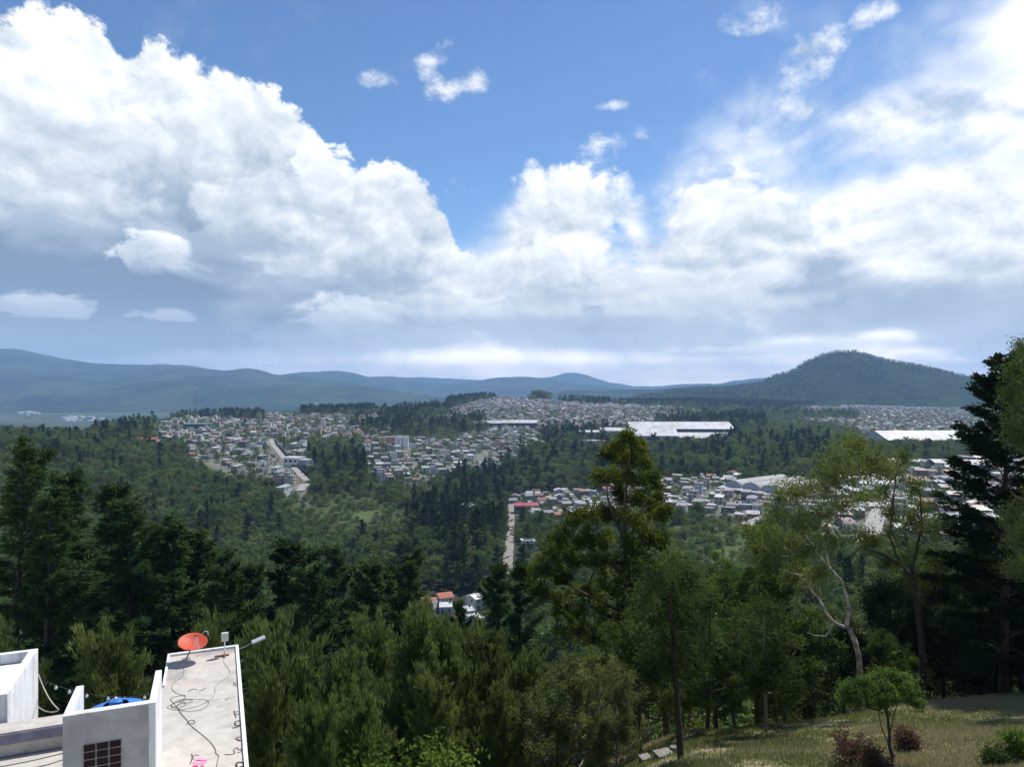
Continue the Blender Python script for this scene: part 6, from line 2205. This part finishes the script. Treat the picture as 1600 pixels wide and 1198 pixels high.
# stands on the far hills
x, y, r = scatter(640, 3900, 9.5, 93)
z = ground_z(x, y)
px, py = to_px(x, y, z)
tmask = town_mask(px, py, y)
for poly, a, b_, dens, typ in WOOD:
    idx = np.nonzero(in_poly(px, py, poly) & (y > a) & (y < b_))[0]
    for i in idx:
        if r.uniform() > dens or not free(x[i], y[i], 4):
            continue
        c = (typ == 'conifer' and r.uniform() < 0.55) or (typ == 'mixed' and r.uniform() < 0.22)
        far = y[i] > 1000
        FOREST.append(dict(kind=('far_conifer' if far else 'woodland_conifer') if c else ('far_broad' if far else 'woodland'), x=x[i], y=y[i], z=z[i],
                           H=r.uniform(11, 25) if c else r.uniform(8, 18), w=r.uniform(0.9, 1.6), rz=r.uniform(0, 6.28)))
# the round clump on the crest, and single trees among the far houses
for k in range(26):
    xx, yy = (847 - CX) / F * 2150 + r.normal(0, 11), 2150 + r.normal(0, 14)
    FOREST.append(dict(kind='far_broad', x=xx, y=yy, z=gz(xx, yy), H=r.uniform(22, 34), w=1.1, rz=r.uniform(0, 6.28)))
for i in np.nonzero((r.uniform(0, 1, len(x)) < np.where(tmask, 0.45, 0.40)) & (y > 830) & (y < 2600) & (field_mask(px, py, y) < 0.7))[0]:
    if free(x[i], y[i], 5) and not (600 < px[i] < 1000 and py[i] < 640):
        FOREST.append(dict(kind='far_broad' if r.uniform() < 0.7 else 'far_conifer', x=x[i], y=y[i], z=z[i], H=r.uniform(4.5, 10), w=1.3, rz=r.uniform(0, 6.28)))
print('forest', len(FOREST))

# ================================================================== what shows: a coarse depth order of everything that can hide something
BW, BH = 800, 599
cov_ = np.zeros((BH, BW), bool)
items = [('near', n, n[4]) for n in NEAR] + [('tree', t_, t_['y']) for t_ in FOREST] + [('house', h, h['y']) for h in HOUSES]
items.sort(key=lambda q: q[2])
for typ, it, D in items:
    if typ == 'near':
        cx, cyy, rx, ry, _, shp = it
    else:
        H = it['H'] if typ == 'tree' else (3.2, 6.6, 10, 4.4, 7)[it['k']]
        cx = CX + F * it['x'] / D
        ry = H / 2 / D * F
        cyy = CY - F * it['z'] / D - ry
        rx = (H * (0.30 if 'conifer' not in it['kind'] else 0.16) * it['w'] if typ == 'tree' else 4.5) / D * F
        shp = 'box' if typ == 'house' else 'ball'
    x0, x1, y0, y1 = int((cx - rx) / 2), int((cx + rx) / 2) + 1, int((cyy - ry) / 2), int((cyy + ry) / 2) + 1
    X0, X1, Y0, Y1 = max(x0, 0), min(x1, BW), max(y0, 0), min(y1, BH)
    seen = 0
    if X1 > X0 and Y1 > Y0:
        sub = cov_[Y0:Y1, X0:X1]
        gx, gy = np.meshgrid((np.arange(X0, X1) * 2 + 1 - cx) / max(rx, 1), (np.arange(Y0, Y1) * 2 + 1 - cyy) / max(ry, 1))
        if shp == 'ball':
            mk = gx * gx + gy * gy < 1.0
        elif shp == 'cone':
            mk = np.abs(gx) < (gy + 1) * 0.5
        else:
            mk = np.ones(sub.shape, bool)
        seen = int((mk & ~sub).sum())
        if typ == 'tree' and seen:
            t_ = np.linspace(0.1, 0.985, 50)
            if np.any(ground_z(it['x'] * t_, it['y'] * t_) > (it['z'] + it['H'] * 0.8) * t_):
                seen = 0
        if seen or typ != 'tree':
            sub |= mk
    if typ != 'near':
        it['seen'] = seen
        it['px'], it['py'] = cx, cyy

ORD = ['leftmost', 'second from left', 'third from left', 'fourth from left', 'fifth from left', 'sixth from left', 'seventh from left', 'eighth from left', 'ninth from left', 'tenth from left',
       'eleventh from left', 'twelfth from left']


def number_labels(lst, base):
    """labels that single out: the same looks in one place are told apart by their order from the left"""
    by = {}
    for q in lst:
        by.setdefault(base(q), []).append(q)
    for lab, qs in by.items():
        qs.sort(key=lambda q: q['px'])
        for i, q in enumerate(qs):
            if len(qs) == 1:
                q['label'] = lab
            elif i < len(ORD) and i < len(qs) - 1 or (i < len(ORD) and len(qs) <= len(ORD)):
                q['label'] = lab + ', ' + (ORD[i] if i < len(qs) - 1 or len(qs) == 1 else 'rightmost')
            else:
                q['label'] = lab


# ---- houses
HOUSES.sort(key=lambda h: -h['seen'])
SINGLE_H = [h for h in HOUSES[:285] if h['seen'] > 0]
REST_H = HOUSES[len(SINGLE_H):]
WHERE_H = {'hill': 'on the central hill', 'left_upper': 'in the left town', 'left_lower': 'left of straight road', 'left_east': 'right of the straight road', 'centre': 'in the middle town',
           'lane_end': 'at the lane end', 'right_mid': 'before arched sheds', 'far_right': 'below the wooded hill', 'right_low': 'behind olive trees', 'gully': 'in the treetop gap'}


def row_of(h):
    q = h['py']
    return {'centre': 'upper row' if q < 690 else ('middle row' if q < 712 else 'lower row'), 'left_upper': 'upper row' if q < 662 else 'lower row', 'right_mid': 'upper row' if q < 768 else 'lower row',
            'left_lower': 'upper part' if q < 715 else 'lower part', 'lane_end': 'upper row' if q < 778 else 'lower row', 'right_low': 'upper row' if q < 770 else 'lower row',
            'far_right': 'upper row' if q < 658 else 'lower row'}.get(h['quarter'], '')


ST = ('low', 'two-storey', 'three-storey', 'low gabled', 'gabled two-storey')
number_labels(SINGLE_H, lambda h: ' '.join(f"{ST[h['k']]} {h['wn']} house, {h['rn']} roof, {WHERE_H[h['quarter']]} {row_of(h)}".split()))
for h in SINGLE_H:
    root = empty('house', (h['x'], h['y'], h['z']), h['rz'], h['s'])
    detail = h['y'] < 1000
    for nm, me in HMESH[h['k']]:
        if not detail and nm in ('door', 'roof_tank'):
            continue
        p = link(nm, me, root)
        if nm == 'wall': p.color = (*h['wc'], 1)
        if nm == 'roof': p.color = (*h['rc'], 1)
    tag(root, h['label'], 'house', 'houses ' + WHERE_H[h['quarter']])


_pr = np.random.default_rng(12)
for (ax, ay, n_, sx_, sy_) in [(25, 627, 26, 24, 3), (45, 646, 18, 22, 2), (92, 640, 12, 12, 2), (162, 637, 10, 14, 2), (460, 624, 22, 16, 1.6), (355, 629, 10, 16, 1.2), (250, 634, 14, 40, 4), (120, 655, 16, 50, 5), (400, 634, 12, 50, 4), (560, 622, 10, 50, 4)]:
    for _ in range(n_):
        q = hit(ax + _pr.normal(0, sx_ * 0.5), ay + _pr.normal(0, sy_ * 0.5), 2600)
        if q:
            REST_H.append(dict(x=q[0], y=q[1], z=q[2], k=0, wc=(0.5, 0.5, 0.5), rc=(0.62, 0.62, 0.60) if _pr.uniform() < 0.7 else (0.4, 0.3, 0.26), rz=_pr.uniform(-0.3, 0.3), s=_pr.uniform(2.0, 5.0)))


def town_mass():
    """the rest of the town, too many to part"""
    V_, F_, C_, M_ = [], [], [], []
    n = 0
    r = np.random.default_rng(8)
    for h in REST_H:
        k = h['k']
        w, d, hh = HP[k][1]
        w, d, hh = w * h['s'], d * h['s'], hh * h['s']
        c, s = math.cos(h['rz']), math.sin(h['rz'])

        def put(pts, col, m):
            nonlocal n
            for f in pts:
                V_.extend([(h['x'] + a * c - b_ * s, h['y'] + a * s + b_ * c, h['z'] + e) for a, b_, e in f])
                F_.append(tuple(range(n, n + len(f))))
                n += len(f)
                C_.append((*col, 1))
                M_.append(m)
        a, b_ = w / 2, d / 2
        put([[(-a, -b_, -3), (a, -b_, -3), (a, -b_, hh), (-a, -b_, hh)], [(a, -b_, -3), (a, b_, -3), (a, b_, hh), (a, -b_, hh)], [(a, b_, -3), (-a, b_, -3), (-a, b_, hh), (a, b_, hh)], [(-a, b_, -3), (-a, -b_, -3), (-a, -b_, hh), (-a, b_, hh)]], h['wc'], 0)
        if k in (3, 4):
            e = 0.4
            put([[(-a - e, -b_ - e, hh - 0.1), (a + e, -b_ - e, hh - 0.1), (a + e, 0, hh + 1.4), (-a - e, 0, hh + 1.4)], [(a + e, b_ + e, hh - 0.1), (-a - e, b_ + e, hh - 0.1), (-a - e, 0, hh + 1.4), (a + e, 0, hh + 1.4)]], h['rc'], 1)
            put([[(-a, -b_, hh), (-a, 0, hh + 1.3), (-a, b_, hh)], [(a, -b_, hh), (a, b_, hh), (a, 0, hh + 1.3)]], h['wc'], 0)
        else:
            t_ = r.uniform(0.1, 0.7)
            put([[(-a - 0.2, -b_ - 0.3, hh + 0.05), (a + 0.2, -b_ - 0.3, hh + 0.05), (a + 0.2, b_ + 0.2, hh + t_), (-a - 0.2, b_ + 0.2, hh + t_)]], h['rc'], 1)
            if r.uniform() < 0.35:
                q0, q1 = r.uniform(-0.8, 0), r.uniform(0.2, 0.8)
                z0, z1 = hh + 0.02, hh + 2.2
                put([[(a * q0, 0, z0), (a * q1, 0, z0), (a * q1, 0, z1), (a * q0, 0, z1)], [(a * q1, 0, z0), (a * q1, b_, z0), (a * q1, b_, z1), (a * q1, 0, z1)], [(a * q0, 0, z0), (a * q0, 0, z1), (a * q0, b_, z1), (a * q0, b_, z0)],
                     [(a * q0, b_, z0), (a * q0, b_, z1), (a * q1, b_, z1), (a * q1, b_, z0)], [(a * q0 - 0.2, -0.2, z1), (a * q1 + 0.2, -0.2, z1), (a * q1 + 0.2, b_, z1 + 0.1), (a * q0 - 0.2, b_, z1 + 0.1)]], h['wc'], 0)
        for st_ in range(int(hh / 2.7)):
            for x_ in (-a * 0.5, a * 0.45):
                z_ = 1.0 + 2.75 * st_
                put([[(x_ - 0.6, -b_ - 0.03, z_), (x_ + 0.6, -b_ - 0.03, z_), (x_ + 0.6, -b_ - 0.03, z_ + 1.2), (x_ - 0.6, -b_ - 0.03, z_ + 1.2)]], (0.03, 0.035, 0.04), 0)
    m, t, b = material('town_coats')
    ca = t.nodes.new('ShaderNodeAttribute')
    ca.attribute_name = 'tint'
    nz = fbm(geo_pos(t), 0.4, 5.0, 0.6, 0.0, '3D')
    t.links.new(mixc(smooth(nz, 0.45, 0.75) * 0.45, ca.outputs['Color'], (0.17, 0.16, 0.145)), b.inputs['Base Color'])
    b.inputs['Roughness'].default_value = 0.7
    o = link('distant_town', new_mesh('distant_town', V_, F_, [m, m], M_, attrs={'tint': ('FLOAT_COLOR', 'FACE', C_)}))
    tag(o, 'dense far-off houses of the hill town and the flats beyond', 'town', kind='stuff')


town_mass()

# ---- trees: the largest ones singly, the others as masses
FOREST.sort(key=lambda t_: -t_['seen'])
NB = NC = 0
SINGLE_T, REST_T = [], []
for t_ in FOREST:
    c = t_['kind'] in ('woodland_conifer', 'far_conifer')
    if t_['kind'] != 'shrub' and t_['seen'] > 12 and t_['y'] < 1100 and (NC if c else NB) < (110 if c else 175):
        SINGLE_T.append(t_)
        if c: NC += 1
        else: NB += 1
    else:
        REST_T.append(t_)


def where_t(t_):
    p, q, D = t_['px'], t_['py'], t_['y']
    if D < 150: a = 'on the near slope'
    elif p < 210: a = 'on the left ridge' if q < 740 else 'on the left valley side'
    elif p < 430: a = 'below the left town' if q < 760 else 'in the left valley wood'
    elif p < 560: a = 'by the straight road' if q < 780 else 'left of the clearing'
    elif p < 640: a = 'under the middle town' if q < 790 else 'around the clearing'
    elif p < 790: a = 'in the stand left of the lane' if q > 770 else 'above the lane stand'
    elif p < 900: a = 'right of the lane' if q > 800 else 'between lane and factory'
    elif p < 1130: a = 'before the factory' if q < 760 else 'around the green field'
    elif p < 1320: a = 'behind the arched sheds' if q < 760 else 'below the arched sheds'
    else: a = 'behind the right trees'
    b = 'back' if D > 560 else ('middle' if D > 380 else 'front')
    return a + ', ' + b + ' row'


def look_t(t_):
    h = t_['H']
    if 'conifer' in t_['kind']:
        return ('tall' if h > 22 else 'smaller') + ' dark conifer'
    return ('big' if h > 11.5 else ('small' if h < 7 else 'medium')) + ' round leafy tree'


number_labels(SINGLE_T, lambda t_: look_t(t_) + ' ' + where_t(t_))
for t_ in SINGLE_T:
    c = 'conifer' in t_['kind']
    tree(t_['kind'], t_['x'], t_['y'], t_['H'], 'conifer_tree' if c else 'woodland_tree', z=t_['z'] - 0.3, rz=t_['rz'], w=t_['w'], label=t_['label'], cat='tree',
         group='conifers of the valley' if c else 'leafy trees of the valley')


def scatter_object(name, pts, label, cat):
    """points that carry tree meshes: one object"""
    kinds = sorted(set(p['kind'] for p in pts))
    col = bpy.data.collections.new(name + '_shapes')
    order, first = [], {}
    for k in kinds:
        first[k] = len(order)
        for j, me in enumerate(WHOLE[k]):
            ob = bpy.data.objects.new('%03d_shape' % len(order), me)
            col.objects.link(ob)
            order.append(ob)
    hts = {k: [max(v.co.z for v in me.vertices) for me in WHOLE[k]] for k in kinds}
    r = np.random.default_rng(len(pts))
    n = len(pts)
    co = np.array([(p['x'], p['y'], p['z'] - 0.3) for p in pts])
    idx, sc, rt = np.zeros(n), np.zeros((n, 3)), np.zeros((n, 3))
    for i, p in enumerate(pts):
        j = int(r.integers(len(WHOLE[p['kind']])))
        idx[i] = first[p['kind']] + j
        s = p['H'] / hts[p['kind']][j]
        sc[i] = (s * p['w'], s * p['w'], s)
        rt[i] = (0, 0, p['rz'])
    me = bpy.data.meshes.new(name)
    me.vertices.add(n)
    me.vertices.foreach_set('co', co.astype(np.float32).ravel())
    for nm, typ, arr in (('shape', 'INT', idx.astype(np.int32)), ('size', 'FLOAT_VECTOR', sc.astype(np.float32)), ('turn', 'FLOAT_VECTOR', rt.astype(np.float32))):
        a = me.attributes.new(nm, typ, 'POINT')
        a.data.foreach_set('vector' if typ == 'FLOAT_VECTOR' else 'value', arr.ravel())
    o = link(name, me)
    ng = bpy.data.node_groups.new(name + '_nodes', 'GeometryNodeTree')
    ng.interface.new_socket('Geometry', in_out='INPUT', socket_type='NodeSocketGeometry')
    ng.interface.new_socket('Geometry', in_out='OUTPUT', socket_type='NodeSocketGeometry')
    N = ng.nodes
    gi, go = N.new('NodeGroupInput'), N.new('NodeGroupOutput')
    m2p = N.new('GeometryNodeMeshToPoints')
    ip = N.new('GeometryNodeInstanceOnPoints')
    ci = N.new('GeometryNodeCollectionInfo')
    ci.inputs['Collection'].default_value = col
    ci.inputs['Separate Children'].default_value = True
    ci.inputs['Reset Children'].default_value = True
    ip.inputs['Pick Instance'].default_value = True

    def named(nm, typ):
        a = N.new('GeometryNodeInputNamedAttribute')
        a.data_type = typ
        a.inputs['Name'].default_value = nm
        return next(s for s in a.outputs if s.name == 'Attribute' and s.enabled)
    L = ng.links
    L.new(gi.outputs[0], m2p.inputs['Mesh'])
    L.new(m2p.outputs[0], ip.inputs['Points'])
    L.new(ci.outputs[0], ip.inputs['Instance'])
    L.new(named('shape', 'INT'), ip.inputs['Instance Index'])
    e2r = N.new('FunctionNodeEulerToRotation')
    L.new(named('turn', 'FLOAT_VECTOR'), e2r.inputs[0])
    L.new(e2r.outputs[0], ip.inputs['Rotation'])
    L.new(named('size', 'FLOAT_VECTOR'), ip.inputs['Scale'])
    L.new(ip.outputs[0], go.inputs[0])
    md = o.modifiers.new('scatter', 'NODES')
    md.node_group = ng
    tag(o, label, cat, kind='stuff')
    return o


near_rest = [t_ for t_ in REST_T if t_['y'] < 150 and t_['kind'] != 'shrub']
scatter_object('undergrowth', near_rest, 'dark undergrowth trees massed on the slope below the near treetops', 'woodland')
scatter_object('valley_wood', [t_ for t_ in REST_T if 150 <= t_['y'] < 830 and t_['kind'] != 'shrub'], 'mixed wood filling the valley floor as one canopy', 'woodland')
scatter_object('far_wood', [t_ for t_ in REST_T if t_['y'] >= 830 and t_['kind'] != 'shrub'], 'far-off stands of trees round the hill towns', 'woodland')
scatter_object('scrub', [t_ for t_ in REST_T if t_['kind'] == 'shrub'], 'low scrub scattered over the clearings', 'scrub')
# woods over the hill on the right
hx, hy, hz, hp = HILL
r = np.random.default_rng(4)
pts = []
N_, M_2 = hx.shape
for k in range(9000):
    i, j = r.integers(0, N_ - 1), r.integers(3, M_2 - 30)
    a, b_ = r.uniform(), r.uniform()
    q = lambda A: (A[i, j] * (1 - a) + A[i + 1, j] * a) * (1 - b_) + (A[i, j + 1] * (1 - a) + A[i + 1, j + 1] * a) * b_
    X, Y, Z = q(hx), q(hy), q(hz)
    dens = 0.75 if hp[i, j] > 0.45 else 0.35
    dens += 0.6 * float(vnoise(X, Y, 1 / 260.0, 41, 3))
    if r.uniform() < dens and Z > gz(X, Y) - 1:
        pts.append(dict(kind='far_conifer' if r.uniform() < 0.62 else 'far_broad', x=X, y=Y, z=Z, H=r.uniform(9, 17), w=1.35, rz=r.uniform(0, 6.28)))
scatter_object('hill_wood', pts, 'woods covering the rounded hill on the right', 'woodland')
print('single houses', len(SINGLE_H), 'single trees', len(SINGLE_T), 'rest', len(REST_T))
# ================================================================== the air: one closed box of thin haze round everything
def haze_box():
    x0, x1, y0, y1, z0, z1 = -21000, 21000, -90, 17500, -262, 450
    vs = [(x0, y0, z0), (x1, y0, z0), (x1, y1, z0), (x0, y1, z0), (x0, y0, z1), (x1, y0, z1), (x1, y1, z1), (x0, y1, z1)]
    fs = [(0, 3, 2, 1), (4, 5, 6, 7), (0, 1, 5, 4), (1, 2, 6, 5), (2, 3, 7, 6), (3, 0, 4, 7)]
    m = bpy.data.materials.new('haze_air')
    m.use_nodes = True
    t = m.node_tree
    t.nodes.clear()
    o = t.nodes.new('ShaderNodeOutputMaterial')
    p = t.nodes.new('ShaderNodeVolumePrincipled')
    p.inputs['Color'].default_value = (0.35, 0.59, 1.0, 1)
    p.inputs['Density'].default_value = 0.00008
    p.inputs['Anisotropy'].default_value = 0.0
    t.links.new(p.outputs[0], o.inputs['Volume'])
    h = link('haze', new_mesh('haze', vs, fs, [m]))
    tag(h, kind='stuff')


haze_box()
print('objects', len(SC.objects))
